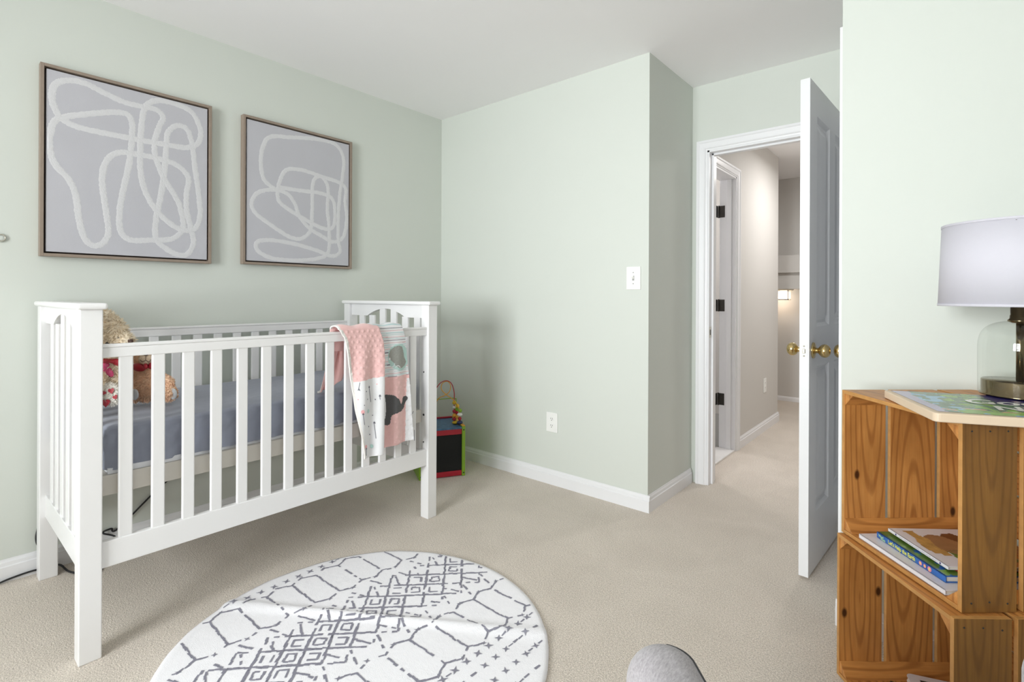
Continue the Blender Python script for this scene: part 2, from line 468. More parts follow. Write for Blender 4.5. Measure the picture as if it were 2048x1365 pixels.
def text_mesh(body, size, extrude=0.0, shear=0.0, bold=0.0):
    cu = bpy.data.curves.new('lettering', 'FONT'); cu.body = body; cu.size = size; cu.extrude = extrude; cu.shear = shear
    cu.offset = bold; cu.resolution_u = 3
    o = bpy.data.objects.new('lettering', cu); COL.objects.link(o)
    dg = bpy.context.evaluated_depsgraph_get(); dg.update()
    me = bpy.data.meshes.new_from_object(o.evaluated_get(dg))
    vs = [v.co.copy() for v in me.vertices]; fs = [list(p.vertices) for p in me.polygons]
    bpy.data.objects.remove(o); bpy.data.curves.remove(cu); bpy.data.meshes.remove(me)
    return vs, fs
def put_text(mb, body, size, org, ex, ey, mi=0, shear=0.0, bold=0.0, sx=1.0, n=0.0004):
    vs, fs = text_mesh(body, size, 0, shear, bold)
    ex, ey = Vector(ex), Vector(ey); nn = ex.cross(ey)
    mb.add([Vector(org)+ex*(v.x*sx)+ey*v.y+nn*n for v in vs], fs, mi)

# ================================================================== SETTING
XL, YB, XC, YD, H = -2.85, 2.543, -1.212, 3.147, 2.44
XK, YR = -0.2845, 2.107            # closet block corner
XR = 1.25
struct('floor', MB().box(-3.2, 1.5, -2.6, 7.2, -0.08, 0.0), 'carpet')
struct('ceiling', MB().box(-3.2, 1.5, -2.6, 7.2, H, H+0.08), 'ceiling')
struct('wall_left', MB().box(XL-0.1, XL, Y_NEAR-0.1, YB+0.1, 0, H), 'wall')
struct('wall_back', MB().box(XL, XC, YB, YB+0.1, 0, H), 'wall')
struct('wall_alcove', MB().box(XC-0.1, XC, YB+0.1, YD, 0, H), 'wall')
OX0, OX1, OZ = -1.125, -0.352, 2.04   # bedroom door opening
m = MB().box(XC, OX0, YD, YD+0.113, 0, H).box(OX1, XK, YD, YD+0.113, 0, H).box(OX0, OX1, YD, YD+0.113, OZ, H)
struct('wall_doorway', m, 'wall')
struct('wall_closet', MB().box(XK, XR, YR, YR+0.1, 0, H).box(XK, XK+0.1, YR+0.1, YD+0.113, 0, H), 'wall')
struct('wall_right', MB().box(XR, XR+0.1, Y_NEAR-0.1, YR+0.1, 0, H), 'wall')
m = MB().box(XL-0.1, WIN[0], Y_NEAR-0.1, Y_NEAR, 0, H).box(WIN[1], XR+0.1, Y_NEAR-0.1, Y_NEAR, 0, H)
m.box(WIN[0], WIN[1], Y_NEAR-0.1, Y_NEAR, 0, WIN[2]).box(WIN[0], WIN[1], Y_NEAR-0.1, Y_NEAR, WIN[3], H)
struct('wall_near', m, 'wall')
# hall and bathroom
HX = -1.205
BY0, BY1 = 3.30, 3.985                # bathroom door opening in hall wall
m = MB().box(HX-0.11, HX, YD+0.113, BY0, 0, H).box(HX-0.11, HX, BY1, 5.22, 0, H).box(HX-0.11, HX, BY0, BY1, 2.04, H)
struct('wall_hall_left', m, 'hallwall')
struct('wall_hall_corner', MB().box(-3.0, HX-0.11, 5.12, 5.22, 0, H), 'hallwall')
struct('wall_bathroom', MB().box(-3.1, -3.0, YB+0.1, 5.22, 0, H).box(-3.0, XC-0.1, YB+0.1, YB+0.14, 0, H), 'ceiling')
struct('wall_hall_side', MB().box(-3.1, -3.0, 5.22, 6.5, 0, H), 'hallwall')
FY = 6.30
struct('wall_hall_far', MB().box(-3.1, 0.2, FY, FY+0.1, 0, H), 'hallwall')
struct('wall_hall_right', MB().box(0.0, 0.1, YD+0.113, FY, 0, H), 'hallwall')
# stepped bulkhead over the stair end of the hall
m = MB().box(-3.0, 0.0, FY-0.32, FY, 1.235, 1.405).box(-3.0, 0.0, FY-0.36, FY, 1.405, 1.585).box(-3.0, 0.0, FY-0.10, FY, 1.585, H)
struct('wall_hall_bulkhead', m, 'hallwall')

def baseboard(name, a, b, nrm, h=0.088, t=0.013):
    """profiled board from a to b (floor points), standing off the wall along nrm"""
    a, b, n = Vector((*a, 0)), Vector((*b, 0)), Vector((*nrm, 0))
    prof = [(0, 0), (t, 0), (t, h*0.68), (t*0.72, h*0.72), (t*0.62, h*0.86), (t*0.30, h*0.94), (t*0.22, h), (0, h)]
    return struct(name, MB().prism([a+n*p+Vector((0, 0, q)) for p, q in prof], b-a), 'trim')
baseboard('baseboard_left', (XL, Y_NEAR), (XL, YB), (1, 0))
baseboard('baseboard_back', (XL, YB), (XC+0.013, YB), (0, -1))
baseboard('baseboard_alcove', (XC, YB), (XC, YD-0.018), (1, 0))
baseboard('baseboard_closet', (XK-0.013, YR), (XR, YR), (0, -1))
baseboard('baseboard_hall', (HX, BY1+0.068), (HX, 5.233), (1, 0), 0.085)
baseboard('baseboard_hall_far', (-3.0, FY), (0.0, FY), (0, -1), 0.05)

def casing(name, o, ux, nrm, x0, x1, z1, w=0.062, t=0.018):
    """door casing round an opening x0..x1 (along ux from o), top at z1, standing off along nrm"""
    o, ux, n = Vector((*o, 0)), Vector((*ux, 0)), Vector((*nrm, 0))
    up = Vector((0, 0, 1))
    prof = [(0, 0), (w, 0), (w, t), (w*0.80, t), (w*0.72, t*0.78), (w*0.30, t*0.66), (w*0.2, t*0.72), (w*0.14, t*0.5), (0, t*0.42)]   # (away from opening, out of wall)
    mb = MB()
    for sgn, x in ((-1, x0), (1, x1)):
        # mitred leg
        lo = [o + ux*(x+sgn*p) + n*q for p, q in prof]
        hi = [o + ux*(x+sgn*p) + n*q + up*(z1+p) for p, q in prof]
        k = len(prof)
        mb.add(lo+hi, [list(range(k)), list(range(k, 2*k))]+[(i, (i+1) % k, k+(i+1) % k, k+i) for i in range(k)])
    L = [o + ux*(x0-p) + n*q + up*(z1+p) for p, q in prof]
    R = [o + ux*(x1+p) + n*q + up*(z1+p) for p, q in prof]
    mb.add(L+R, [list(range(k)), list(range(k, 2*k))]+[(i, (i+1) % k, k+(i+1) % k, k+i) for i in range(k)])
    return struct(name, mb, 'trim')
casing('trim_1', (0, YD), (1, 0), (0, -1), OX0+0.006, OX1-0.006, OZ-0.008)
# jamb lining of bedroom doorway with stop and strike plate
m = MB().box(OX0, OX0+0.019, YD-0.004, YD+0.117, 0, OZ).box(OX1-0.019, OX1, YD-0.004, YD+0.117, 0, OZ).box(OX0, OX1, YD-0.004, YD+0.117, OZ-0.019, OZ)
m.box(OX0+0.019, OX0+0.031, YD+0.036, YD+0.073, 0, OZ-0.019).box(OX1-0.031, OX1-0.019, YD+0.036, YD+0.073, 0, OZ-0.019).box(OX0+0.019, OX1-0.019, YD+0.036, YD+0.073, OZ-0.031, OZ-0.019)
t2 = struct('trim_2', m, 'trim', 0.0015)
m = MB().box(OX0+0.0185, OX0+0.0205, YD+0.002, YD+0.030, 0.895, 0.962).box(OX0+0.0195, OX0+0.0212, YD+0.010, YD+0.022, 0.912, 0.945, 1)
mesh_obj('strike_plate', m, ['steel', 'dark'], t2)
# bathroom doorway trim
casing('trim_3', (HX, 0), (0, 1), (1, 0), BY0+0.006, BY1-0.006, 2.033)
m = MB().box(HX-0.114, HX+0.004, BY0, BY0+0.019, 0, 2.04).box(HX-0.114, HX+0.004, BY1-0.019, BY1, 0, 2.04).box(HX-0.114, HX+0.004, BY0, BY1, 2.021, 2.04)
m.box(HX-0.06, HX-0.025, BY1-0.031, BY1-0.019, 0, 2.021).box(HX-0.06, HX-0.025, BY0+0.019, BY0+0.031, 0, 2.021)
struct('trim_4', m, 'trim', 0.0015)
struct('trim_5', MB().box(HX-0.13, HX+0.002, BY0+0.019, BY1-0.019, 0, 0.012), 'marble', 0.002)   # stone sill under the bathroom door
struct('floor_bathroom', MB().box(-3.0, HX-0.13, YB+0.14, 5.12, 0, 0.006), 'greyslot')

def panel_door(name, org, u, t, width, z0, z1, th=0.035, mat='door', bothfaces=True):
    """four-panel door: org = corner, u along width, t through thickness"""
    org, u, t = Vector(org), Vector(u), Vector(t); up = Vector((0, 0, 1))
    Mx = Matrix(((u.x, t.x, 0, org.x), (u.y, t.y, 0, org.y), (u.z, t.z, 1, org.z), (0, 0, 0, 1)))
    mb = MB()
    st, md = 0.112, 0.10
    if width < 0.5: cols = [(st*0.75, width-st*0.75)]
    else: cols = [(st, width/2-md/2), (width/2+md/2, width-st)]
    rows = [(0.247, 0.854), (1.02, z1-0.128)]
    # stiles and rails
    xs = [0]+[v for c in cols for v in c]+[width]
    for i in range(0, len(xs), 2): mb.box(xs[i], xs[i+1], 0, th, z0, z1, 0, Mx)
    zs = [z0]+[v for r in rows for v in r]+[z1]
    for a, b in cols:
        for i in range(0, len(zs), 2): mb.box(a, b, 0, th, zs[i], zs[i+1], 0, Mx)
        for c, d in rows:
            mb.box(a, b, th*0.36, th*0.64, c, d, 0, Mx)
            for y0, y1, dep in ((th*0.36, 0.0, 1), (th*0.64, th, -1)):
                # sloped sticking all round, then raised field
                s1, s2 = 0.014, 0.045
                def ringf(i0, d0, i1, d1):
                    A = [(a+i0, d0, c+i0), (b-i0, d0, c+i0), (b-i0, d0, d-i0), (a+i0, d0, d-i0)]
                    B = [(a+i1, d1, c+i1), (b-i1, d1, c+i1), (b-i1, d1, d-i1), (a+i1, d1, d-i1)]
                    mb.add([Mx @ Vector(p) for p in A+B], [(k, (k+1) % 4, 4+(k+1) % 4, 4+k) for k in range(4)])
                ringf(0, y1, s1, y0)
                ringf(s1+0.012, y0, s2+0.012, y1+(y0-y1)*0.25)
                i1 = s2+0.012; dd = y1+(y0-y1)*0.25
                mb.add([Mx @ Vector(p) for p in ((a+i1, dd, c+i1), (b-i1, dd, c+i1), (b-i1, dd, d-i1), (a+i1, dd, d-i1))], [(0, 1, 2, 3)])
    o = struct(name, mb, mat)
    return o, Mx
def knob(door, base, n, tone='brass'):
    """round knob with rose, standing off along n"""
    base, n = Vector(base), Vector(n)
    r = [(0.0, 0.0), (0.033, 0.0), (0.0335, 0.003), (0.031, 0.006), (0.020, 0.009), (0.012, 0.011)]
    ro = mesh_obj('rosette', MB().lathe(r, base, n, 32), tone, door)
    k = [(0.0115, 0.007), (0.0105, 0.017), (0.013, 0.022), (0.020, 0.026), (0.0255, 0.033), (0.0275, 0.041), (0.0265, 0.049), (0.021, 0.057), (0.012, 0.0615), (0.0, 0.063)]
    mesh_obj('door_knob', MB().lathe(k, base, n, 32), tone, door)
DU = Vector((0.055, 0.9985, 0)); DT = Vector((-0.9985, 0.055, 0))
D0 = Vector((-0.4265, 2.345, 0.0))
door1, DM = panel_door('door_1', D0, DU, DT, 0.762, 0.014, 2.026)
kb = D0 + DU*0.06 + Vector((0, 0, 0.925))
knob(door1, kb, -DT); knob(door1, kb + DT*0.035, DT)
m = MB().box(0.0065, 0.0285, -0.0018, 0.0, 0.897, 0.953, 0, DM @ Matrix(((0, 1, 0, 0), (1, 0, 0, 0), (0, 0, 1, 0), (0, 0, 0, 1))))
lp = mesh_obj('latch_plate', m, 'plate', door1, 0.003, 3)
LX = DM @ Matrix(((0, 1, 0, 0), (1, 0, 0, 0), (0, 0, 1, 0), (0, 0, 0, 1)))
m = MB().box(0.0125, 0.0225, -0.009, -0.001, 0.916, 0.934, 0, LX)
mesh_obj('latch_bolt', m, 'steel', lp, 0.002)
m = MB()
for z in (0.905, 0.945): m.lathe([(0, 0.0), (0.003, 0.0), (0.003, 0.0025), (0, 0.0025)], LX @ Vector((0.0175, -0.002, z)), -DU, 12)
pieces('screw', m, 'steel', lp)
# bathroom door standing open into the bathroom
door2, M2 = panel_door('door_2', Vector((HX-0.140, BY1-0.064, 0)), (-1, 0, 0), (0, 1, 0), 0.66, 0.016, 2.018)
for z in (1.787, 1.081, 0.376):
    m = MB().box(HX-0.112, HX-0.075, BY1-0.0205, BY1-0.0185, z-0.044, z+0.044)
    m.lathe([(0.0, -0.046), (0.006, -0.046), (0.0065, 0.0), (0.006, 0.046), (0.0, 0.046)], (HX-0.118, BY1-0.022, z), (0, 0, 1), 12)
    m.box(HX-0.1275, HX-0.1255, BY1-0.055, BY1-0.022, z-0.044, z+0.044)
    mesh_obj('hinge', m, 'hinge', door2)
# closet pair of doors on the side of the closet block
casing('trim_6', (XK, 0), (0, 1), (-1, 0), 2.19, 2.96, 2.033, t=0.0105)
door3, M3 = panel_door('door_3', Vector((XK-0.0005, 2.192, 0)), (0, 1, 0), (-1, 0, 0), 0.382, 0.014, 2.03, 0.008)
door4, M4 = panel_door('door_4', Vector((XK-0.0005, 2.577, 0)), (0, 1, 0), (-1, 0, 0), 0.381, 0.014, 2.03, 0.008)
knob(door3, (XK-0.0085, 2.440, 0.925), (-1, 0, 0))
# window behind the camera: frame, muntins, panes
m = MB()
yw0, yw1 = Y_NEAR-0.07, Y_NEAR-0.02
xm = (WIN[0]+WIN[1])/2
m.box(WIN[0], WIN[0]+0.04, yw0, yw1, WIN[2], WIN[3]).box(WIN[1]-0.04, WIN[1], yw0, yw1, WIN[2], WIN[3])
m.box(WIN[0], WIN[1], yw0, yw1, WIN[2], WIN[2]+0.04).box(WIN[0], WIN[1], yw0, yw1, WIN[3]-0.04, WIN[3])
m.box(xm-0.05, xm+0.05, yw0, yw1, WIN[2], WIN[3])
zmid = (WIN[2]+WIN[3])/2
for a, b in ((WIN[0]+0.04, xm-0.05), (xm+0.05, WIN[1]-0.04)):
    m.box(a, b, yw0, yw1, zmid-0.02, zmid+0.02)
    for k in (1, 2): x = a+(b-a)*k/3; m.box(x-0.007, x+0.007, yw0+0.015, yw1-0.015, WIN[2], WIN[3])
    for z in ((WIN[2]+zmid)/2, (WIN[3]+zmid)/2): m.box(a, b, yw0+0.015, yw1-0.015, z-0.007, z+0.007)
win = struct('window_1', m, 'trim')
mesh_obj('pane', MB().box(WIN[0]+0.03, WIN[1]-0.03, Y_NEAR-0.047, Y_NEAR-0.043, WIN[2]+0.03, WIN[3]-0.03), 'glass', win)

# wall plates
def wall_plate(name, label, cat, c, n, ux, w, h):
    c, n, ux = Vector(c), Vector(n), Vector(ux); up = Vector((0, 0, 1))
    Mx = Matrix(((ux.x, up.x, n.x, c.x), (ux.y, up.y, n.y, c.y), (ux.z, up.z, n.z, c.z), (0, 0, 0, 1)))
    t = thing(name, label, cat, c)
    mesh_obj('face_plate', MB().box(-w/2, w/2, -h/2, h/2, 0, 0.006, 0, Mx), 'plate', t, 0.003, 3)
    return t, Mx
sw, Mx = wall_plate('light_switch', 'white toggle light switch on the sage wall left of the alcove corner', 'light switch',
                    (ony(1267.5, 556, YB).x, YB, 1.243), (0, -1, 0), (1, 0, 0), 0.083, 0.125)
mesh_obj('toggle_slot', MB().box(-0.006, 0.006, -0.013, 0.013, 0.0055, 0.0068, 0, Mx), 'greyslot', sw)
mesh_obj('toggle', MB().prism([Mx @ Vector(p) for p in ((-0.005, -0.004, 0.006), (-0.005, 0.008, 0.006), (-0.005, 0.013, 0.018), (-0.005, 0.007, 0.019))], Vector((0.010, 0, 0))), 'plate', sw)
m = MB()
for z in (0.030, -0.030): m.lathe([(0, 0.0055), (0.0032, 0.0055), (0.0028, 0.0072), (0, 0.0076)], Mx @ Vector((0, z, 0)), (0, -1, 0), 12)
pieces('screw', m, 'greyslot', sw)
def outlet(label, c, n, ux, w, h):
    t, Mx = wall_plate('wall_outlet', label, 'outlet', c, n, ux, w, h)
    for z in (0.0205, -0.0205):
        poly = [(0.017*math.cos(a), z+0.0145*math.sin(a), 0.0055) for a in [2*PI*k/24 for k in range(24)]]
        poly = [(max(-0.0145, min(0.0145, p[0])), p[1], p[2]) for p in poly]
        r = mesh_obj('receptacle', MB().prism([Mx @ Vector(p) for p in poly], Vector(n)*0.0022), 'plate', t)
        m = MB()
        m.box(-0.0075, -0.0052, z-0.001, z+0.008, 0.007, 0.0080, 0, Mx).box(0.0052, 0.0075, z-0.0015, z+0.0075, 0.007, 0.0080, 0, Mx)
        m.lathe([(0, 0.007), (0.0026, 0.007), (0.0026, 0.0080), (0, 0.0080)], Mx @ Vector((0, z-0.0075, 0)), n, 12)
        pieces('slot', m, 'dark', r)
    m = MB().lathe([(0, 0.0055), (0.003, 0.0055), (0, 0.0075)], Mx @ Vector((0, 0, 0)), n, 12)
    pieces('screw', m, 'plate', t)
p = ony(1104.5, 845, YB)
outlet('white duplex outlet low on the sage back wall', (p.x, YB, p.z), (0, -1, 0), (1, 0, 0), 0.083, 0.119)
p = onx(1529, 771, HX)
outlet('white outlet low on the warm grey hall wall', (HX, p.y, p.z), (1, 0, 0), (0, 1, 0), 0.08, 0.12)

# ================================================================== FRAMED ART ON THE LEFT WALL
def art(label, y0, y1, z0, z1, path, width):
    t = thing('framed_painting', label, 'painting', (XL, (y0+y1)/2, z0))
    d, f = 0.036, 0.0125
    x0 = XL+0.001; x1 = XL+d
    m = MB().box(x0, x1, y0, y0+f, z0, z1).box(x0, x1, y1-f, y1, z0, z1).box(x0, x1, y0+f, y1-f, z0, z0+f).box(x0, x1, y0+f, y1-f, z1-f, z1)
    mesh_obj('frame', m, 'frame', t, 0.0012)
    mesh_obj('backing', MB().box(x0, x0+0.006, y0+f, y1-f, z0+f, z1-f), 'framedark', t)
    g = f+0.007
    cv = mesh_obj('canvas', MB().box(x0+0.006, x1-0.006, y0+g, y1-g, z0+g, z1-g), 'canvas', t, 0.001)
    sm = catmull(path, 14)
    m = MB()
    # brush line as a low ridge of paint on the canvas, ragged at its edges
    xs = x1-0.006
    n = len(sm); vs = []; K = 5
    for i in range(n):
        tt = sm[min(i+1, n-1)]-sm[max(i-1, 0)]; tt.x = 0
        if tt.length < 1e-9: tt = Vector((0, 1, 0))
        sd = Vector((1, 0, 0)).cross(tt).normalized()
        for k in range(K):
            q = (k/(K-1)-0.5)
            ww = width*(1+random.uniform(-0.14, 0.14)) if k in (0, K-1) else width
            p = sm[i]+sd*(q*ww); hgt = (0.0001, 0.0011, 0.0006, 0.0011, 0.0001)[k]*(0.8+0.4*random.random())
            vs.append(Vector((xs+hgt, min(max(p.y, y0+g+0.003), y1-g-0.003), min(max(p.z, z0+g+0.003), z1-g-0.003))))
    m.add(vs, [(i*K+k, i*K+k+1, (i+1)*K+k+1, (i+1)*K+k) for i in range(n-1) for k in range(K-1)], 0, True)
    mesh_obj('brush_line', m, 'stroke', cv)
def cp(x, y): return onx(60+x/2.968, 100+y/2.968, XL+0.030)
S1 = [(175,400),(140,330),(130,260),(155,200),(230,180),(330,200),(450,260),(560,310),(680,340),(750,355),(790,400),(770,450),(745,520),(740,600),(760,680),(800,770),(850,850),(890,930),(910,1040),(890,1090),(830,1125),(700,1130),(600,1130),(545,1090),(530,1020),(540,900),(570,760),(595,640),(605,520),(605,430),(570,380),(480,370),(350,380),(220,395),(150,420),(120,490),(115,580),(150,680),(230,770),(270,860),(290,1000),(320,1110),(370,1160),(430,1150),(465,1090),(455,980),(435,850),(430,740),(460,650),(530,610),(640,620),(780,650),(880,690),(940,760),(930,850),(930,950),(955,1060),(970,1150),(930,1215),(860,1210),(780,1160),(745,1110),(750,1000),(780,850),(800,700),(810,560),(820,490),(870,450),(930,470),(960,550),(980,700),(1000,850),(1010,980),(980,1060),(910,1070),(830,1030),(740,940),(680,830),(655,700),(655,560),(665,420),(690,330),(760,300),(860,320),(960,370),(1010,470),(1000,550),(930,580),(800,560),(650,535),(500,505),(350,475),(250,445),(175,400)]
S2 = [(1470,840),(1390,770),(1370,660),(1385,570),(1430,515),(1560,520),(1700,530),(1810,560),(1860,640),(1855,760),(1840,850),(1830,1000),(1830,1130),(1840,1200),(1790,1225),(1700,1190),(1560,1150),(1430,1130),(1350,1140),(1350,1190),(1430,1235),(1560,1250),(1700,1240),(1770,1200),(1775,1050),(1765,950),(1770,850),(1760,790),(1720,750),(1680,790),(1675,950),(1665,1070),(1610,1120),(1540,1110),(1430,1040),(1340,970),(1315,910),(1350,850),(1430,830),(1520,850),(1570,910),(1600,990),(1660,1060),(1740,1110),(1800,1140),(1860,1110),(1880,1000),(1870,900),(1875,830),(1840,790),(1740,755),(1620,715),(1530,710),(1490,760),(1470,840),(1480,900),(1540,950),(1640,1010),(1740,1060),(1800,1050),(1810,950),(1790,880),(1720,850),(1600,835),(1470,815)]
art('framed grey abstract with tall looping white lines, over the left end of the crib', 0.345, 0.984, 1.298, 2.088, [cp(*p) for p in S1], 0.024)
art('framed grey abstract with a wide flat loop along its bottom edge, nearer the room corner', 1.134, 1.778, 1.306, 2.092, [cp(*p) for p in S2], 0.022)

# ================================================================== CRIB
cx0, cx1, cy0, cy1 = -2.805, -2.02, 0.339, 1.778
crib = thing('baby_crib', 'white slatted wooden baby crib with arched end panels along the left wall', 'crib', ((cx0+cx1)/2, (cy0+cy1)/2, 0))
PW = 0.058
for (x0, y0) in ((cx1-PW, cy0), (cx1-PW, cy1-PW), (cx0, cy0), (cx0, cy1-PW)):
    po = mesh_obj('post', MB().box(x0, x0+PW, y0, y0+PW, 0, 1.094), 'crib', crib, 0.003)
    if y0 > 1 and x0 > -2.5:
        m = MB()
        for z in (0.39, 0.53, 0.75): m.lathe([(0, 0), (0.004 if z != 0.53 else 0.006, 0), (0.004 if z != 0.53 else 0.006, 0.0015), (0, 0.0015)], (x0+0.022, y0, z), (0, -1, 0), 12)
        pieces('bolt', m, 'steel' if False else 'dark', po)
for (a, b) in ((cy0-0.010, cy0+PW+0.010), (cy1-PW-0.010, cy1+0.012)):
    mesh_obj('cap_rail', MB().box(cx0-0.014, cx1+0.015, a, b, 1.094, 1.114), 'crib', crib, 0.008, 4)
for yc in (cy0+PW/2, cy1-PW/2):
    xa, xb = cx0+PW, cx1-PW
    xm_ = (xa+xb)/2
    poly = [(xa, 1.094), (xa, 1.026), (xm_-0.175, 1.026)]
    for k in range(17):
        u = k/16; x = xm_-0.175+0.35*u
        poly.append((x, 1.026+0.044*max(0.0, math.sin(PI*u))**0.85))
    poly += [(xm_+0.175, 1.026), (xb, 1.026), (xb, 1.094)]
    # drop duplicate points
    q = [poly[0]]
    for p in poly[1:]:
        if abs(p[0]-q[-1][0])+abs(p[1]-q[-1][1]) > 1e-5: q.append(p)
    mesh_obj('arched_panel', MB().prism([(x, yc-0.011, z) for x, z in q], (0, 0.022, 0)), 'crib', crib)
    mesh_obj('end_bottom_rail', MB().box(xa, xb, yc-0.011, yc+0.011, 0.250, 0.338), 'crib', crib, 0.002)
    for k in range(6):
        x = -2.652+0.102*k
        mesh_obj('end_slat', MB().box(x-0.025, x+0.025, yc-0.007, yc+0.007, 0.336, 1.07 if abs(x-xm_) < 0.12 else 1.03), 'crib', crib, 0.003)
m = MB()
for k in range(3): m.box(cx1-PW-0.060, cx1-PW-0.020, cy0+PW/2-0.0122, cy0+PW/2-0.011, 0.272+0.011*k, 0.277+0.011*k)
mesh_obj('maker_label', m, 'greyslot', crib)
for side, (xa, xb) in (('front', (cx1-0.036, cx1-0.010)), ('back', (cx0+0.010, cx0+0.036))):
    dz = 0.0 if side == 'front' else 0.010
    m = MB().box(xa+0.002, xb-0.002, cy0+PW, cy1-PW, 0.940+dz, 0.972+dz).box(xa, xb, cy0+PW, cy1-PW, 0.972+dz, 0.983+dz)
    mesh_obj('top_rail', m, 'crib', crib, 0.003)
    mesh_obj('bottom_rail', MB().box(xa+0.001, xb-0.001, cy0+PW, cy1-PW, 0.274, 0.357), 'crib', crib, 0.003)
    for k in range(14):
        y = 0.441+0.0905*k
        mesh_obj('slat', MB().box((xa+xb)/2-0.007, (xa+xb)/2+0.007, y, y+0.0385, 0.355, 0.944+dz), 'crib', crib, 0.0035)
m = MB().box(cx0+0.062, cx1-0.066, cy0+PW+0.006, cy0+PW+0.03, 0.492, 0.5555).box(cx0+0.062, cx1-0.066, cy1-PW-0.03, cy1-PW-0.006, 0.492, 0.5555)
m.box(cx1-0.066, cx1-0.046, cy0+PW+0.006, cy1-PW-0.006, 0.492, 0.556).box(cx0+0.042, cx0+0.062, cy0+PW+0.006, cy1-PW-0.006, 0.492, 0.556)
for k in range(7): m.box(cx0+0.062, cx1-0.066, cy0+0.12+0.19*k, cy0+0.18+0.19*k, 0.53, 0.55)
mesh_obj('mattress_support', m, 'support', crib, 0.002)

# mattress with fitted sheet
mx0, mx1, my0, my1, mz0, mz1 = cx0+0.045, cx1-0.050, cy0+PW+0.012, cy1-PW-0.012, 0.556, 0.712
mat_t = thing('crib_mattress', 'crib mattress in a wrinkled slate blue fitted sheet inside the white crib', 'mattress', ((mx0+mx1)/2, (my0+my1)/2, mz0))
mesh_obj('mattress_core', MB().box(mx0+0.03, mx1-0.03, my0+0.03, my1-0.03, mz0+0.02, mz1-0.03).box(mx0+0.014, mx1-0.014, my0+0.014, my1-0.014, mz0+0.001, mz0+0.019).box(mx1-0.0139, mx1-0.004, my0+0.012, my0+0.22, mz0+0.001, mz0+0.019), 'mattress', mat_t)
def sheet_pt(u, v):
    # u round the section (0..1 front skirt -> top -> back skirt), v along the length
    hgt = mz1-mz0-0.012; wid = mx1-mx0; R = 0.035
    L = hgt*2+wid; s = u*L
    y = my0+(my1-my0)*v
    nz = lambda a, b, c: noise.noise(Vector((a, b, c)))
    if s < hgt: x, z, n = mx1, mz0+0.012+s, Vector((1, 0, 0))
    elif s < hgt+wid: x, z, n = mx1-(s-hgt), mz1, Vector((0, 0, 1))
    else: x, z, n = mx0, mz1-(s-hgt-wid), Vector((-1, 0, 0))
    # rounded corners
    cxr = min(max(x, mx0+R), mx1-R); czr = min(z, mz1-R)
    if (x-cxr) or (z-czr):
        d = Vector((x-cxr, 0, z-czr))
        if abs(d.x) > 1e-6 and abs(d.z) > 1e-6:
            d = d.normalized()*R; x, z = cxr+d.x, czr+d.z; n = d.normalized()
    # pull in toward the two ends
    e = min(v, 1-v)*(my1-my0)
    if e < R:
        k = 1-math.sqrt(max(0, 1-((R-e)/R)**2)); x -= (x-(mx0+mx1)/2)*k*0.10; z -= k*R*0.7*(1 if n.z > 0.3 else 0)
    amp = 0.010*nz(y*9, s*3.0, 1.7)+0.006*nz(y*26+s*14, s*9, 4.2)
    if n.z < 0.5: amp = 0.012*nz(y*19+s*5, s*4, 2.2)+0.022*abs(nz(y*15-s*20, s*7, 9.1))-0.010
    else: amp = 0.004*nz(x*7+y*2, y*5, 3.3)+0.003*abs(nz(x*30+y*9, y*7, 6.0))
    return Vector((x, y, z)) + n*(amp-0.002)
m = MB(); m.grid(sheet_pt, 70, 170)
for yy, vv in ((my0, 0), (my1, 1)):
    pts = [sheet_pt(k/70, vv) for k in range(71)]
    m.add(pts, [list(range(71))])
mesh_obj('fitted_sheet', m, 'sheet', mat_t)

# ------------------------------------------------------------------ blanket over the crib rail
def rail_path(inside, drop):
    """(x, z) path over the top rail: inside hanging end -> over -> outside hanging end"""
    xi, xo, zt = cx1-0.047, cx1+0.004, 0.994
    pts = [(xi, zt-inside)]
    n = 8
    for k in range(n): pts.append((xi, zt-inside+(inside-0.02)*k/n))
    for k in range(9):
        a = PI*(1-k/8); pts.append(((xi+xo)/2+(xo-xi)/2*math.cos(a), zt-0.012+0.022*math.sin(a)))
    pts.append((xo, zt-drop))
    return pts
bl = thing('baby_blanket', 'pink and white patchwork baby blanket with elephants draped over the crib rail', 'blanket', (cx1, 1.42, 0.42))
def fold_R(y, z, off=0.0):
    """outer hanging face of the right-hand fold"""
    dr = max(0.0, 0.98-z)
    return cx1+0.004+0.010*dr*3*0.5+0.009*min(1, dr*5)*math.sin((y-1.4)*58+0.6+dr*2)+0.004*min(1, dr*4)*noise.noise(Vector((y*14, z*9, 3)))+off
def fold_B(y, z, off=0.0):
    dr = max(0.0, 0.98-z)
    return cx1+0.018+0.022*min(1, dr*2.2)+0.011*min(1, dr*4)*math.sin((y-1.2)*62+dr*3)+0.004*min(1, dr*4)*noise.noise(Vector((y*16, z*8, 7)))+off
def lerp_tab(tab, z):
    if z >= tab[0][0]: return tab[0][1]
    for (za, ya), (zb, yb) in zip(tab, tab[1:]):
        if z >= zb: return ya+(yb-ya)*(za-z)/(za-zb)
    return tab[-1][1]
R_L = [(1.0, 1.365), (0.42, 1.36)]
R_R = [(1.0, 1.545), (0.95, 1.565), (0.876, 1.578), (0.757, 1.592), (0.42, 1.612)]
B_L = [(1.0, 1.200), (0.955, 1.228), (0.90, 1.240), (0.76, 1.262), (0.64, 1.275), (0.43, 1.312)]
B_R = [(1.0, 1.405), (0.93, 1.428), (0.85, 1.432), (0.76, 1.424), (0.62, 1.420), (0.42, 1.412)]
def dot_bump(y, z, p=0.027, h=0.0024):
    a = round(z/p*1.1547); yy = y/p+(0.5 if a % 2 else 0.0)
    dy = (yy-round(yy))*p; dz = z-a*p/1.1547
    return h*max(0.0, 1-(dy*dy+dz*dz)/(0.0075**2))
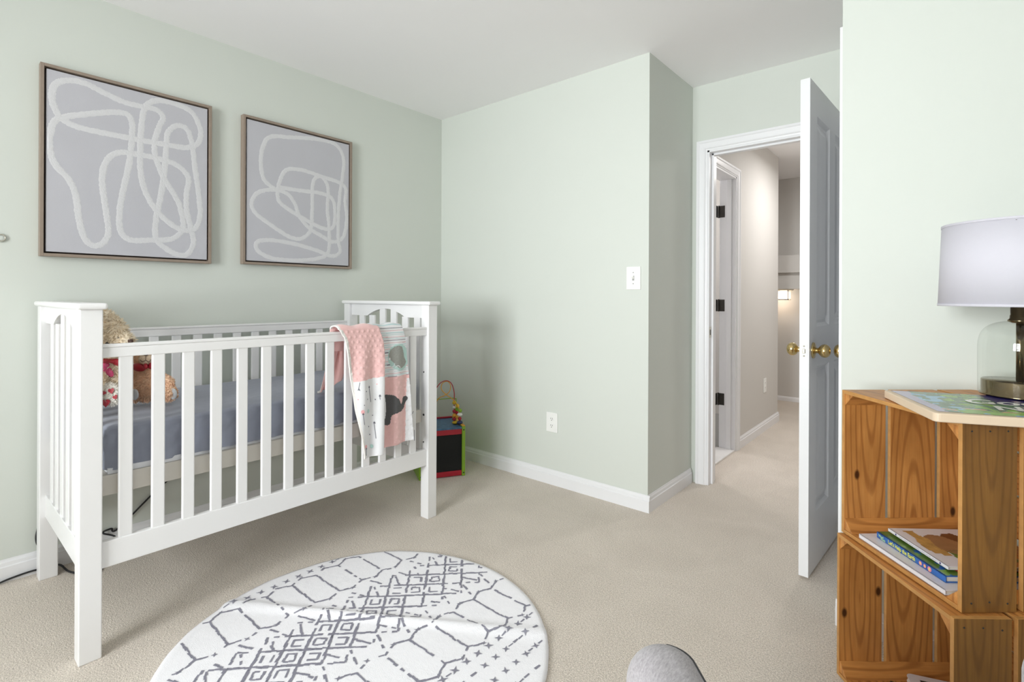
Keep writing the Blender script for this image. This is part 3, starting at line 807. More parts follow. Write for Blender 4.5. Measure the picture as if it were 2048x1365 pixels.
def over_rail(Ltab, Rtab, face, zbot, inner, inner_pull, matfn, ni, nj, dots, mats, name, slope=0.0):
    """cloth strip from inside the crib, over the rail and down the outside"""
    def fn(u, v):
        zt = 1.004
        if v < 0.22:           # inside of the crib, hanging down
            q = 1-v/0.22
            z = zt-0.012-inner*q
            ya, yb = Ltab[0][1], Rtab[0][1]
            y = ya+(yb-ya)*u + inner_pull*q
            x = cx1-0.050-0.03*q+0.006*math.sin(u*16+q*3)
            return Vector((x, y, z))
        if v < 0.30:
            a = PI*(1-(v-0.22)/0.08)
            ya, yb = Ltab[0][1], Rtab[0][1]; y = ya+(yb-ya)*u
            xo = face(y, 0.985)
            xi = cx1-0.050
            return Vector(((xi+xo)/2+(xo-xi)/2*math.cos(a), y, zt-0.012+(0.016+0.004*math.sin(u*11))*math.sin(a)))
        q = (v-0.30)/0.70
        z = zt-0.012-(zt-0.012-zbot-slope*u)*q
        ya, yb = lerp_tab(Ltab, z), lerp_tab(Rtab, z); y = ya+(yb-ya)*u
        x = face(y, z)
        k = dots(y, z)
        return Vector((x+(dot_bump(y, z) if k else 0), y, z))
    mb = MB(); mb.grid(fn, ni, nj, matfn(fn))
    return mesh_obj(name, mb, mats, bl, solid=(0.007, 20) if False else None), fn
def pip(poly, y, z):
    c = False; n = len(poly)
    for i in range(n):
        (ya, za), (yb, zb) = poly[i], poly[i-1]
        if (za > z) != (zb > z) and y < (yb-ya)*(z-za)/(zb-za)+ya: c = not c
    return c
def bpt(x, y): p = onx(620+x/4.708, 630+y/4.708, cx1+0.012); return (p.y, p.z)
BODY = [bpt(*p) for p in ((655,790),(680,768),(740,753),(790,760),(825,790),(845,830),(857,842),(870,825),(878,790),(890,770),(915,764),(930,782),(922,805),(908,830),(893,878),(865,905),(822,918),(785,935),(768,950),(758,1030),(738,1044),(690,1042),(678,1010),(655,1000))]
EAR = [bpt(711+16*math.cos(2*PI*k/24), 880+108*math.sin(2*PI*k/24)) for k in range(24)]
MINT = [bpt(843+101*math.cos(2*PI*k/36), 400+124*math.sin(2*PI*k/36)) for k in range(36)]
SILV = [bpt(*p) for p in ((748,385),(765,335),(800,300),(835,290),(868,300),(885,345),(890,390),(918,440),(905,475),(870,500),(840,505),(805,480),(785,445),(760,420))]
def m_R(fn):
    def f(u, v):
        p = fn(u, v)
        if v < 0.22: return 0
        y, z = p.y, p.z
        if v > 0.30:
            if pip(MINT, y, z): return 5 if not pip(SILV, y, z) else 6
            if pip(BODY, y, z): return 7 if not pip(EAR, y, z) else 1
        if z < 0.757:
            yr = lerp_tab(R_R, z)
            if y > yr-0.012-0.095*(0.757-z)*1.0 and z < 0.74: return 1 if True else 0
            return 0
        q = (v*900) % 62
        d = (1.01-z) if v > 0.30 else (v-0.30)*0.3
        k = (d*1000) % 58
        if 20 < k < 23: return 2
        if 5 < k < 7.5 or 33 < k < 36: return 3
        if 12 < k < 14.5 or 43 < k < 46 or 52 < k < 54: return 4
        return 1
    return f
def m_B(fn):
    def f(u, v):
        p = fn(u, v)
        if v < 0.22: return 0
        if v < 0.3: return 0 if u > 0.05 else 2
        if u < 0.06: return 2
        if p.z > 0.758+0.012*u: return 0
        if p.y < 1.268+0.28*max(0, 0.72-p.z)*0.5: return 0
        return 1
    return f
pR, fR = over_rail(R_L, R_R, fold_R, 0.424, 0.12, 0.0, m_R, 100, 330, lambda y, z: z < 0.755 and not pip(BODY, y, z), ['minky', 'white_cloth', 'st_grey', 'st_pink', 'st_teal', 'mint', 'silver', 'elephant'], 'striped_and_elephant_panel', 0.012)
pB, fB = over_rail(B_L, B_R, fold_B, 0.415, 0.10, -0.0, m_B, 60, 330, lambda y, z: z > 0.765, ['minky', 'white_cloth', 'sherpa'], 'dotted_and_arrow_panel')
for o in (pR, pB):
    md = o.modifiers.new('solidify', 'SOLIDIFY'); md.thickness = 0.006; md.offset = 0
# white piping round the mint medallion and the little white ear outline
m = MB()
def on_R(y, z, o=0.0055): return Vector((fold_R(y, z)+o, y, z))
m.ribbon([on_R(*bpt(*p), 0.0058) for p in ((800,500),(805,485),(820,478),(835,485),(840,500))], 0.004, up=(1, 0, 0))
m.ribbon([on_R(*bpt(*p), 0.0058) for p in ((770,495),(790,480),(795,455))], 0.004, up=(1, 0, 0))
m.ribbon([on_R(*bpt(*p), 0.0058) for p in ((752,408),(758,425))], 0.010, up=(1, 0, 0))
mesh_obj('white_stitching', m, 'white_cloth', pR)
def on_B(y, z, o=0.0062): return Vector((fold_B(y, z)+o, y, z))
m = MB()
def bB(x, y): p = onx(620+x/4.708, 630+y/4.708, cx1+0.042); return (p.y, p.z)
for (a, b) in (((570,680),(587,825)),((610,1015),(619,1165)),((488,930),(502,1035)),((462,705),(475,640)),((655,760),(658,800)),((518,1255),(521,1325))):
    n = 8
    m.ribbon([on_B(*bB(a[0]+(b[0]-a[0])*k/n, a[1]+(b[1]-a[1])*k/n)) for k in range(n+1)], 0.0025, 0, (1, 0, 0))
    m.ribbon([on_B(*bB(a[0]-4, a[1]+10)), on_B(*bB(a[0]+1, a[1]-6)), on_B(*bB(a[0]+8, a[1]+10))], 0.004, 0, (1, 0, 0))
for (x, y, r, mi) in ((488,915,15,1),(552,908,14,2),(517,1240,14,1),(584,1240,15,2),(538,795,5,0),(560,1055,5,0),(570,1130,5,0),(500,850,4,0),(625,800,4,0),(640,655,4,1),(525,722,5,0),(600,950,4,0),(455,800,4,1)):
    pts = [on_B(*bB(x+r*math.cos(2*PI*k/12), y+r*1.3*math.sin(2*PI*k/12))) for k in range(12)]
    m.add(pts, [list(range(12))], mi)
pieces('arrow_print', m, ['st_grey', 'coral', 'mint'], pB)
m = MB()
for (a, b) in (((962,905),(955,930)),((968,1080),(964,1180))):
    m.ribbon([on_R(*bpt(*a), 0.0058), on_R(*bpt(*b), 0.0058)], 0.003, 0, (1, 0, 0))
pieces('arrow_print', m, 'st_grey', pR)
# loose tail of the blanket lying inside the crib
def tail(u, v):
    a = onx(693, 700, cx1-0.10); b = onx(660, 700, cx1-0.10)
    top = b.lerp(a, u); lowl = onx(634, 797, cx1-0.075); lowr = onx(700, 742, cx1-0.075)
    low = lowl.lerp(lowr, u)
    p = top.lerp(low, v)
    p.x += 0.020*math.sin(u*9+v*3)*v + 0.008*math.sin(u*21)
    p.z += 0.010*math.sin(v*PI)*math.sin(u*7)
    p.z = max(p.z, mz1+0.008)
    return p
m = MB(); m.grid(tail, 30, 30)
o = mesh_obj('loose_tail', m, ['minky', 'sherpa'], bl)
md = o.modifiers.new('solidify', 'SOLIDIFY'); md.thickness = 0.008; md.offset = 0; md.material_offset = 1; md.material_offset_rim = 1

# ================================================================== PLUSH TOYS IN THE CRIB
def fuse(mb, voxel):
    me = bpy.data.meshes.new('fuse'); me.from_pydata([tuple(v) for v in mb.v], [], mb.f); me.update()
    o = bpy.data.objects.new('fuse', me); COL.objects.link(o)
    r = o.modifiers.new('r', 'REMESH'); r.mode = 'VOXEL'; r.voxel_size = voxel; r.use_smooth_shade = True
    s = o.modifiers.new('s', 'SMOOTH'); s.factor = 0.5; s.iterations = 6
    dg = bpy.context.evaluated_depsgraph_get(); dg.update()
    e = bpy.data.meshes.new_from_object(o.evaluated_get(dg))
    vs = [v.co.copy() for v in e.vertices]; fs = [list(p.vertices) for p in e.polygons]; ns = [v.normal.copy() for v in e.vertices]
    bpy.data.objects.remove(o); bpy.data.meshes.remove(e); bpy.data.meshes.remove(me)
    return vs, fs, ns
def furry(name, mb, mats, parent, voxel, tuft, count, matfn=None, wid=0.30):
    vs, fs, ns = fuse(mb, voxel)
    out = MB(); out.add(vs, fs, 0, True)
    if matfn: out.m = [matfn(sum((vs[i] for i in f), Vector())/len(f)) for f in fs]
    for _ in range(count):
        i = random.randrange(len(vs)); p, n = vs[i], ns[i]
        t = n.orthogonal().normalized(); t = Matrix.Rotation(random.uniform(0, 2*PI), 3, n) @ t
        L = tuft*random.uniform(0.5, 1.2); b = n.cross(t)
        tip = p + n*L*0.75 + t*L*random.uniform(0.2, 0.8) + Vector((0, 0, -L*0.25))
        w = L*wid
        out.add([p-n*0.001+b*w, p-n*0.001-b*w, p-n*0.001+t*w, tip], [(0, 1, 3), (1, 2, 3), (2, 0, 3)], matfn(p) if matfn else 0, False)
    return mesh_obj(name, out, mats, parent)
class Frame:
    """toy-sized frame: x to the toy's left as we face it, y up, z out towards the viewer; unit = one photo pixel at that distance"""
    def __init__(s, px, py, z):
        s.P = onz(px, py, z); d = ray(px, py); d = Vector((d.x, d.y, 0)).normalized()
        s.px, s.py = px, py
        s.R = Vector((_cy, _sy, 0)); s.U = Vector((0, 0, 1)); s.D = -d
        s.s = (s.P - O).dot(Vector((-_sy, _cy, 0)))/F_PX
        s.rot = Matrix((s.R, s.D.cross(s.R)*-1, s.D)).transposed() if False else Matrix((s.R, s.U, s.D)).transposed()
    def at(s, x, y, d=0): return s.P + s.R*((x-s.px)*s.s) + s.U*((s.py-y)*s.s) + s.D*(d*s.s)
    def ball(s, mb, x, y, d, rx, ry, rd, tilt=0.0, mi=0):
        rot = s.rot @ Matrix.Rotation(tilt, 3, 'Z')
        mb.ball(s.at(x, y, d), (rx*s.s, ry*s.s, rd*s.s), rot, 20, 14, mi)
def heart(cx, cy, r, tilt=0.0):
    out = []
    for k in range(28):
        t = 2*PI*k/28
        x = 16*math.sin(t)**3/17*r; y = (13*math.cos(t)-5*math.cos(2*t)-2*math.cos(3*t)-math.cos(4*t))/17*r
        out.append((cx+x*math.cos(tilt)-y*math.sin(tilt), cy-(x*math.sin(tilt)+y*math.cos(tilt))))
    return out
ZM = mz1
# tan bear
f = Frame(292, 803, ZM+0.014)
bear = thing('teddy_bear', 'tan teddy bear with a red neck bow sitting in the crib', 'plush toy', f.P, 0.0, None)
m = MB()
f.ball(m, 290, 770, 0, 34, 33, 28); f.ball(m, 291, 740, -2, 25, 22, 22); f.ball(m, 291, 712, 0, 27, 22, 24)
f.ball(m, 270, 697, -4, 8, 7, 6); f.ball(m, 312, 697, -4, 8, 7, 6)
f.ball(m, 326, 760, 4, 24, 13, 14, -0.35); f.ball(m, 258, 760, 2, 20, 12, 14, 0.5)
f.ball(m, 336, 784, 14, 18, 15, 20, 0.0); f.ball(m, 264, 786, 16, 16, 17, 20)
furry('body', m, ['fur_tan'], bear, 0.0045, 0.010, 5200)
m = MB(); f.ball(m, 291, 716, 22, 15, 11, 9); mz_ = furry('muzzle', m, ['muzzle'], bear, 0.003, 0.004, 500)
m = MB()
def fr_curve(pts, d, r, mi=0): m.tube(catmull([f.at(x, y, d) for x, y in pts], 5), r, 6, mi)
fr_curve([(280, 717), (285, 721), (291, 718), (297, 721), (302, 716)], 31, 0.0009)
fr_curve([(291, 709), (291, 718)], 31.5, 0.0009)
mesh_obj('stitched_mouth', m, 'nose', mz_)
m = MB(); f.ball(m, 291, 706, 29, 5, 3.5, 4); mesh_obj('nose', m, 'nose', mz_)
m = MB(); f.ball(m, 281, 702, 22, 2.2, 2.2, 2); f.ball(m, 301, 702, 22, 2.2, 2.2, 2); pieces('eye', m, 'black', bear)
m = MB(); f.ball(m, 277, 733, 22, 14, 8, 7, -0.15); f.ball(m, 308, 727, 22, 14, 8, 7, 0.45); f.ball(m, 291, 730, 26, 5, 6, 5); f.ball(m, 291, 731, 2, 27, 5, 24)
mesh_obj('bow', m, 'red', bear)
for x, y, d in ((345, 784, 27), (270, 784, 36)):
    m = MB(); f.ball(m, x, y, d, 8, 11, 4); mesh_obj('foot_pad', m, 'pad', bear)
# cream toy
g = Frame(222, 815, ZM+0.019)
f = g
dog = thing('plush_dog', 'shaggy cream plush dog with pink bow and red heart paw pads in the crib', 'plush toy', f.P)
m = MB()
f.ball(m, 212, 768, -10, 36, 32, 28); f.ball(m, 214, 735, -10, 30, 32, 26)
f.ball(m, 218, 668, -6, 36, 34, 30); f.ball(m, 205, 640, -8, 26, 18, 20); f.ball(m, 246, 681, 8, 20, 14, 16, 0.0)
f.ball(m, 180, 690, -6, 14, 28, 10, 0.2)
f.ball(m, 238, 768, 4, 14, 24, 14, 0.2); f.ball(m, 190, 770, 6, 15, 24, 14)
furry('body', m, ['fur_cream'], dog, 0.0045, 0.021, 5200, None, 0.16)
m = MB(); f.ball(m, 222, 785, 22, 20, 24, 13, 0.15); f.ball(m, 176, 784, 22, 20, 23, 13)
furry('hind_paw', m, ['fur_white'], dog, 0.0045, 0.008, 1600)
m = MB()
for (cx_, cy_, r, t) in ((222, 777, 6.5, 0.2), (230, 789, 5.5, 0.5), (207, 781, 5.5, -0.3), (211, 801, 10, 0.1)):
    pts = [f.at(x, y, 36.5 - 0.010*((x-222)**2+(y-786)**2)) for x, y in heart(cx_, cy_, r, t)]
    m.prism(pts, f.D*0.0025)
pieces('heart_pad', m, 'red', dog)
m = MB(); f.ball(m, 259, 681, 18, 6.5, 5, 6); mesh_obj('nose', m, 'nose', dog)
m = MB(); f.ball(m, 214, 686, 25, 3.5, 3.0, 2.5); f.ball(m, 236, 676, 22, 2.5, 2.5, 2.0); pieces('eye', m, 'black', dog)
m = MB(); f.ball(m, 206, 733, 18, 14, 8, 6, 0.5); f.ball(m, 218, 742, 18, 12, 7, 6, -0.9); f.ball(m, 212, 737, 22, 4.5, 4.5, 4)
mesh_obj('bow', m, 'magenta', dog)
m = MB(); f.ball(m, 236, 724, 12, 15, 7, 8, -0.2); f.ball(m, 214, 722, 0, 26, 6, 25); mesh_obj('neck_ribbon', m, 'red', dog)

# ================================================================== ACTIVITY CUBE WITH BEAD MAZE
c0 = Vector((-2.483, 2.042, 0)); c1 = Vector((-2.338, 2.298, 0))
eu = (c1-c0).normalized(); ev = Vector((-eu.y, eu.x, 0)); WD = (c1-c0).length; HT = 0.315
cube = thing('activity_cube', 'wooden activity cube with black chalkboard side, lime green legs and bead maze beside crib', 'toy', (c0+c1)/2+ev*0.15)
Q = Matrix(((eu.x, ev.x, 0, c0.x), (eu.y, ev.y, 0, c0.y), (0, 0, 1, 0), (0, 0, 0, 1)))
for a in (0, WD-0.022):
    pn = mesh_obj('side_panel', MB().box(a, a+0.022, 0, 0.29, 0.0, HT, 0, Q), 'toy_green', cube, 0.004)
    m = MB()
    for z in (0.022, HT-0.022): m.lathe([(0, 0), (0.0045, 0), (0.0045, 0.0015), (0, 0.0015)], Q @ Vector((a+0.011, -0.0005, z)), -ev, 12)
    pieces('bolt', m, 'dark', pn)
for y0 in (0.004, 0.27):
    for z0, z1 in ((0.004, 0.036), (HT-0.05, HT-0.016)):
        mesh_obj('cross_rail', MB().box(0.022, WD-0.022, y0, y0+0.018, z0, z1, 0, Q), 'toy_red', cube, 0.003)
mesh_obj('chalkboard', MB().box(0.022, WD-0.022, 0.010, 0.016, 0.03, HT-0.045, 0, Q), 'chalk', cube)
mesh_obj('rear_board', MB().box(0.022, WD-0.022, 0.274, 0.280, 0.03, HT-0.045, 0, Q), 'toy_yellow', cube)
mesh_obj('printed_top', MB().box(0.022, WD-0.022, 0.004, 0.286, HT-0.016, HT-0.006, 0, Q), 'toy_top', cube)
pieces('top_edge', MB().box(0.0, 0.022, 0, 0.29, HT, HT+0.004, 0, Q).box(WD-0.022, WD, 0, 0.29, HT, HT+0.004, 0, Q), 'toy_orange', cube, 0.002)
mesh_obj('rear_edge', MB().box(0.022, WD-0.022, 0.272, 0.29, HT-0.006, HT+0.004, 0, Q), 'toy_red', cube, 0.002)
def wire(pts, mat, r=0.0028):
    return mesh_obj('maze_wire', MB().tube(catmull([Q @ Vector(p) for p in pts], 10), r, 8), mat, cube)
TZ = HT-0.006
wire([(0.245, 0.10, TZ), (0.245, 0.10, 0.44), (0.243, 0.10, 0.52), (0.225, 0.105, 0.575), (0.19, 0.11, 0.592), (0.15, 0.12, 0.57), (0.12, 0.13, 0.50), (0.11, 0.13, TZ)], 'toy_red')
wire([(0.285-0.02, 0.06, TZ), (0.27, 0.06, 0.39), (0.262, 0.07, 0.43), (0.235, 0.09, 0.47), (0.19, 0.12, 0.505), (0.165, 0.13, 0.54), (0.175, 0.13, 0.575), (0.205, 0.12, 0.585), (0.222, 0.11, 0.56), (0.215, 0.11, 0.52), (0.185, 0.12, 0.495), (0.14, 0.14, 0.46), (0.09, 0.16, TZ)], 'toy_orange')
wire([(0.262, 0.12, TZ), (0.262, 0.12, 0.455), (0.258, 0.12, 0.470), (0.235, 0.13, 0.472), (0.16, 0.16, 0.465), (0.10, 0.2, 0.46), (0.06, 0.22, 0.42), (0.05, 0.23, TZ)], 'toy_green')
BEADS = [((0.245, 0.10, 0.448), 0.013, 'toy_yellow'), ((0.262, 0.085, 0.430), 0.013, 'toy_yellow'), ((0.245, 0.10, 0.418), (0.012, 0.012, 0.008), 'toy_white'),
         ((0.262, 0.10, 0.405), 0.013, 'toy_green'), ((0.275, 0.065, 0.402), 0.013, 'toy_green'), ((0.245, 0.10, 0.392), 0.012, 'toy_red'), ((0.262, 0.10, 0.382), 0.011, 'toy_red'),
         ((0.272, 0.06, 0.378), (0.017, 0.017, 0.011), 'toy_white'), ((0.245, 0.10, 0.366), 0.012, 'toy_orange'), ((0.262, 0.10, 0.356), 0.012, 'toy_orange'), ((0.272, 0.06, 0.352), 0.012, 'toy_red'),
         ((0.245, 0.10, 0.342), (0.014, 0.014, 0.011), 'toy_red'), ((0.272, 0.06, 0.326), (0.019, 0.019, 0.014), 'toy_navy'), ((0.250, 0.095, 0.320), (0.020, 0.020, 0.010), 'toy_yellow'),
         ((0.11, 0.13, 0.33), 0.013, 'toy_green'), ((0.09, 0.16, 0.33), 0.013, 'toy_red')]
for c, r, k in BEADS:
    m = MB(); m.ball(Q @ Vector(c), r if hasattr(r, '__len__') else r, None, 16, 10); mesh_obj('bead', m, k, cube)

# ================================================================== RUG
RC, RR = Vector((-1.448, 0.967, 0)), 0.600
rug = thing('round_rug', 'round white rug with broken grey geometric lines lying on the beige carpet', 'rug', (RC.x, RC.y, 0))
def rug_z(x, y):
    z = 0.012
    # two soft fold creases across the rug
    for (ax, ay, bx, by, h, w) in ((-2.03, 0.745, -1.17, 1.29, 0.011, 0.020), (-1.62, 0.35, -0.9, 0.95, 0.006, 0.022)):
        d = Vector((bx-ax, by-ay)); n = Vector((-d.y, d.x)).normalized()
        s = (x-ax)*n.x+(y-ay)*n.y
        z += h*math.exp(-(s/w)**2)
    z += 0.0022*noise.noise(Vector((x*4, y*4, 0.5)))
    return z
m = MB()
NR, NA = 46, 150
vs = [Vector((RC.x, RC.y, rug_z(RC.x, RC.y)))]
def rim(a): return RR*(1+0.010*noise.noise(Vector((math.cos(a)*2.2, math.sin(a)*2.2, 5)))+0.004*noise.noise(Vector((math.cos(a)*8, math.sin(a)*8, 8))))
for i in range(1, NR+1):
    for k in range(NA):
        a = 2*PI*k/NA; r = rim(a)*i/NR
        x, y = RC.x+r*math.cos(a), RC.y+r*math.sin(a)
        z = rug_z(x, y)
        if i == NR: z -= 0.003
        vs.append(Vector((x, y, z)))
fs = [(0, 1+k, 1+(k+1) % NA) for k in range(NA)]
for i in range(NR-1):
    for k in range(NA):
        a = 1+i*NA; fs.append((a+k, a+NA+k, a+NA+(k+1) % NA, a+(k+1) % NA))
base = len(vs)
for k in range(NA):
    v = vs[1+(NR-1)*NA+k]; vs.append(Vector((RC.x+(v.x-RC.x)*1.001, RC.y+(v.y-RC.y)*1.001, 0.0005)))
for k in range(NA):
    a = 1+(NR-1)*NA; fs.append((a+k, base+k, base+(k+1) % NA, a+(k+1) % NA))
m.add(vs, fs, 0, True)
# printed pattern: broken lines following the pile surface
rnd = random.Random(11)
def inside(x, y, mrg=0.012):
    a = math.atan2(y-RC.y, x-RC.x)
    return math.hypot(x-RC.x, y-RC.y) < rim(a)-mrg
def dash(p, q, w=0.0085, keep=0.80, dl=0.016, z=0.0012):
    p, q = Vector(p), Vector(q); L = (q-p).length; n = max(1, int(L/dl)); nrm = Vector((-(q-p).y, (q-p).x)).normalized()
    for k in range(n):
        if rnd.random() > keep: continue
        a, b = p.lerp(q, k/n), p.lerp(q, (k+1.02)/n)
        j = rnd.uniform(-0.0022, 0.0022)
        a, b = a+nrm*j, b+nrm*(j+rnd.uniform(-0.0018, 0.0018))
        if not (inside(*a) and inside(*b)): continue
        w1, w2 = w*rnd.uniform(0.55, 1.15)/2, w*rnd.uniform(0.55, 1.15)/2
        qd = [a+nrm*w1, a-nrm*w1, b-nrm*w2, b+nrm*w2]
        m.add([(c.x, c.y, rug_z(c.x, c.y)+z) for c in qd], [(0, 1, 2, 3)], 1)
def poly(pts, **kw):
    for i in range(len(pts)-1): dash(pts[i], pts[i+1], **kw)
def star(x, y, r=0.013):
    if not inside(x, y, 0.012): return
    rot = rnd.uniform(-0.3, 0.3)+PI/4; pts = []
    for k in range(8):
        rr = r*rnd.uniform(0.85, 1.15) if k % 2 == 0 else r*0.32
        pts.append((x+rr*math.cos(rot+k*PI/4), y+rr*math.sin(rot+k*PI/4)))
    m.add([(p[0], p[1], rug_z(*p)+0.0014) for p in pts], [list(range(8))], 1)
XB = -1.556; P = 0.0985
for k in range(-3, 16):
    yc = 0.871+P*(k-4)
    h = P*0.5
    dia = lambda cx, cy, r: [(cx-r, cy), (cx, cy-r), (cx+r, cy), (cx, cy+r), (cx-r, cy)]
    for col in (-2, -1, 0, 1, 2):
        xc = XB+col*P*0.5; yy = yc+(h if col % 2 else 0)
        poly(dia(xc, yy, h*1.0), keep=0.84 if abs(col) < 2 else 0.62)
    poly(dia(XB, yc, h*0.46), keep=0.93)
    for sgn in (-1, 1):
        if rnd.random() < 0.8: poly(dia(XB+sgn*P*0.5, yc+h, h*0.45), keep=0.7)
        dash((XB+sgn*P*0.70, yc-h*0.45), (XB+sgn*P*1.35, yc+h*0.1), keep=0.7)
    for sgn in (-1, 1):
        xh = XB+sgn*0.298
        inn, out = xh-sgn*0.085, xh+sgn*0.085
        y0 = yc+0.0; y1 = yc+P
        # honeycomb cell walls: long side wall and pointed ends
        poly([(inn, y0), (out, y0)], keep=0.86)
        poly([(inn, y0), (inn-sgn*0.022, (y0+y1)/2), (inn, y1)], keep=0.72)
        poly([(out, y0), (out+sgn*0.026, (y0+y1)/2), (out, y1)], keep=0.80)
        star(out+sgn*0.026, (y0+y1)/2, 0.010)
        star(inn-sgn*0.02, (y0+y1)/2, 0.012)
        dash((inn-sgn*0.03, y0+P*0.2), (inn-sgn*0.10, y0+P*0.45), keep=0.6)
    for sgn in (-1, 1):
        for j, dx in enumerate((0.429, 0.482, 0.545, 0.605, 0.66)):
            for q in range(2):
                yy = yc+P*0.5*q+(P*0.25 if j % 2 else 0)
                if j % 2 == 0 or rnd.random() < 0.45: star(XB+sgn*dx, yy, 0.017 if j == 0 else 0.015)
                else: dash((XB+sgn*dx, yy-0.010), (XB+sgn*dx, yy+0.012), keep=1.0)
                if rnd.random() < 0.35: dash((XB+sgn*dx, yy+0.014), (XB+sgn*dx, yy+0.034), w=0.006)
mesh_obj('rug_pile', m, ['rug', 'rugline'], rug)

# ================================================================== CRATES
def slat_crate(root, org, a, b, A, D, V):
    """org: far-left floor corner; a: unit vector away from camera side (far), b: unit vector to the right (depth); open on the left"""
    org = Vector(org); a = Vector(a); b = Vector(b); up = Vector((0, 0, 1)); th = 0.011
    near = org - a*A
    ws = [0.128, 0.139, 0.127]; gap = (D-sum(ws))/2
    def brd(nm, o, ex, ey, ez, lx, ly, lz):
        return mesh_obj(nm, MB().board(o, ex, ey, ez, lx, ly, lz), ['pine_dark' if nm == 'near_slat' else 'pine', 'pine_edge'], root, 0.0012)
    pos = 0.0
    for k, w in enumerate(ws):
        o = b*pos
        brd('far_slat', org+o-a*th, up, b, a, V, w, th)
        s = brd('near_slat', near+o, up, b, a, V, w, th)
        m = MB()
        for z in (0.022, V-0.022):
            for x in (0.022, w*0.5, w-0.022): m.lathe([(0, 0), (0.0022, 0), (0.0018, 0.0007), (0, 0.0008)], near+o+b*x-a*0.0003+up*(z+random.uniform(-0.003, 0.003)), -a, 8)
        pieces('nail_head', m, 'dark', s)
        brd('top_slat', near+o+a*th+up*(V-th), a, b, up, A-2*th, w, th)
        brd('bottom_slat', near+o+a*th, a, b, up, A-2*th, w, th)
        pos += w+gap
    vpos = 0.02
    for k in range(3):
        brd('back_slat', near+a*th+b*(D-th)+up*(0.03+k*(V-0.06)/3+0.004), a, up, b, A-2*th, (V-0.06)/3-0.008, th)
    lg = 0.034
    for (da, dz, sa, sz) in ((th, th, 1, 1), (A-th, th, -1, 1), (th, V-th, 1, -1), (A-th, V-th, -1, -1)):
        c = near+a*da+up*dz+b*0.002
        tri = [c, c+a*(sa*lg), c+up*(sz*lg)]
        off = random.uniform(-0.4, 0.0)
        gr = [(off, 0, 0), (off, lg, 0), (off, 0, lg), (off+D, 0, 0), (off+D, lg, 0), (off+D, 0, lg)]
        mesh_obj('corner_block', MB().prism(tri, b*(D-th-0.004), grain=gr), 'pine', root, 0.001)
def cam_dirs(dr):
    a = rw(dr, 1.0); a.z = 0; a.normalize()
    return a, Vector((a.y, -a.x, 0))
a2, b2 = cam_dirs(0.012)
fl2 = rw(0.990, 1.5586, 0.0)
low = thing('wooden_crate', 'slatted pine crate standing on the carpet, bottom of the stack by the closet wall', 'crate', fl2 - a2*0.21 + b2*0.21, 0, 'stacked pine crates')
slat_crate(low, fl2 + Vector((0, 0, 0.001)), a2, b2, 0.418, 0.420, 0.427)
a1, b1 = cam_dirs(-0.028)
fl1 = rw(1.005, 1.562, 0.430)
upc = thing('wooden_crate', 'slatted pine crate on top of the stack, holding the table lamp and three books', 'crate', fl1 - a1*0.2 + b1*0.21, 0, 'stacked pine crates')
slat_crate(upc, fl1, a1, b1, 0.405, 0.4226, 0.431)
ZC = 0.430+0.431

# ------------------------------------------------------------------ picture board and lamp on the crate
FLb, NLb = rw(1.042, 1.440), rw(0.949, 1.152)
bu = (FLb-NLb); BLn = bu.length; bu.normalize(); bv = Vector((bu.y, -bu.x, 0))
ZB0 = ZC+0.001; ZB1 = ZB0+0.0205
org = Vector((NLb.x, NLb.y, ZB0))
board = thing('picture_board', 'thick pale wood board with a glossy green and purple printed cover under the lamp', 'picture board', org+bu*BLn*0.5+bv*0.2)
BW = 0.40
def rr_poly(x0, x1, y0, y1, r, n=5):
    out = []
    for cx_, cy_, a0 in ((x1-r, y1-r, 0), (x0+r, y1-r, PI/2), (x0+r, y0+r, PI), (x1-r, y0+r, 1.5*PI)):
        for k in range(n+1):
            t = a0+PI/2*k/n; out.append((cx_+r*math.cos(t), cy_+r*math.sin(t)))
    return out
BP = lambda x, y, z=0.0: org + bv*x + bu*y + Vector((0, 0, z))
mesh_obj('wood_block', MB().prism([BP(x, y) for x, y in rr_poly(0, BW, 0, BLn, 0.012)], (0, 0, ZB1-ZB0)), 'boardwood', board, 0.003, 3)
# printed cover, zoned by a free-form picture
m = MB()
def pic(u, v):
    x, y = u*BW, v*BLn
    n1 = noise.noise(Vector((x*16, y*16, 1))); n2 = noise.noise(Vector((x*34, y*34, 4)))
    if x < 0.014 or y < 0.010 + 0.012*max(0, 1-x*5) or y > BLn-0.006: return None
    if y > BLn*0.60 - (x-0.10)*0.2 and x > 0.20+0.02*n1: return 5
    if x < 0.040+0.014*n1 + 0.05*max(0, y/BLn-0.6): return 0
    if y < BLn*(0.20+0.10*n1) and x > 0.06: return 2 if n2 > -0.3 else 1
    if y < BLn*0.26 and n2 > 0.15: return 6
    if x < 0.10+0.03*n1: return 1 if n2 > 0.05 else 3
    if x < 0.20+0.02*n2: return 3 if n2 > -0.1 else 2
    return 4 if n1 > 0.05 else 3
m.grid(lambda u, v: BP(u*BW, v*BLn, ZB1-ZB0+0.0006), 110, 90, pic, False)
art_ = mesh_obj('printed_cover', m, ['p_purple', 'p_blue', 'p_green', 'p_teal', 'p_grey', 'p_navy', 'p_orange'], board)
m = MB()
put_text(m, 'Good', 0.085, BP(0.125, BLn*0.50, ZB1-ZB0+0.0012), bv, bu, 0, 0.25, 0.002)
put_text(m, 'Night', 0.075, BP(0.150, BLn*0.26, ZB1-ZB0+0.0012), bv, bu, 0, 0.25, 0.002)
mesh_obj('cover_lettering', m, 'p_white', art_)

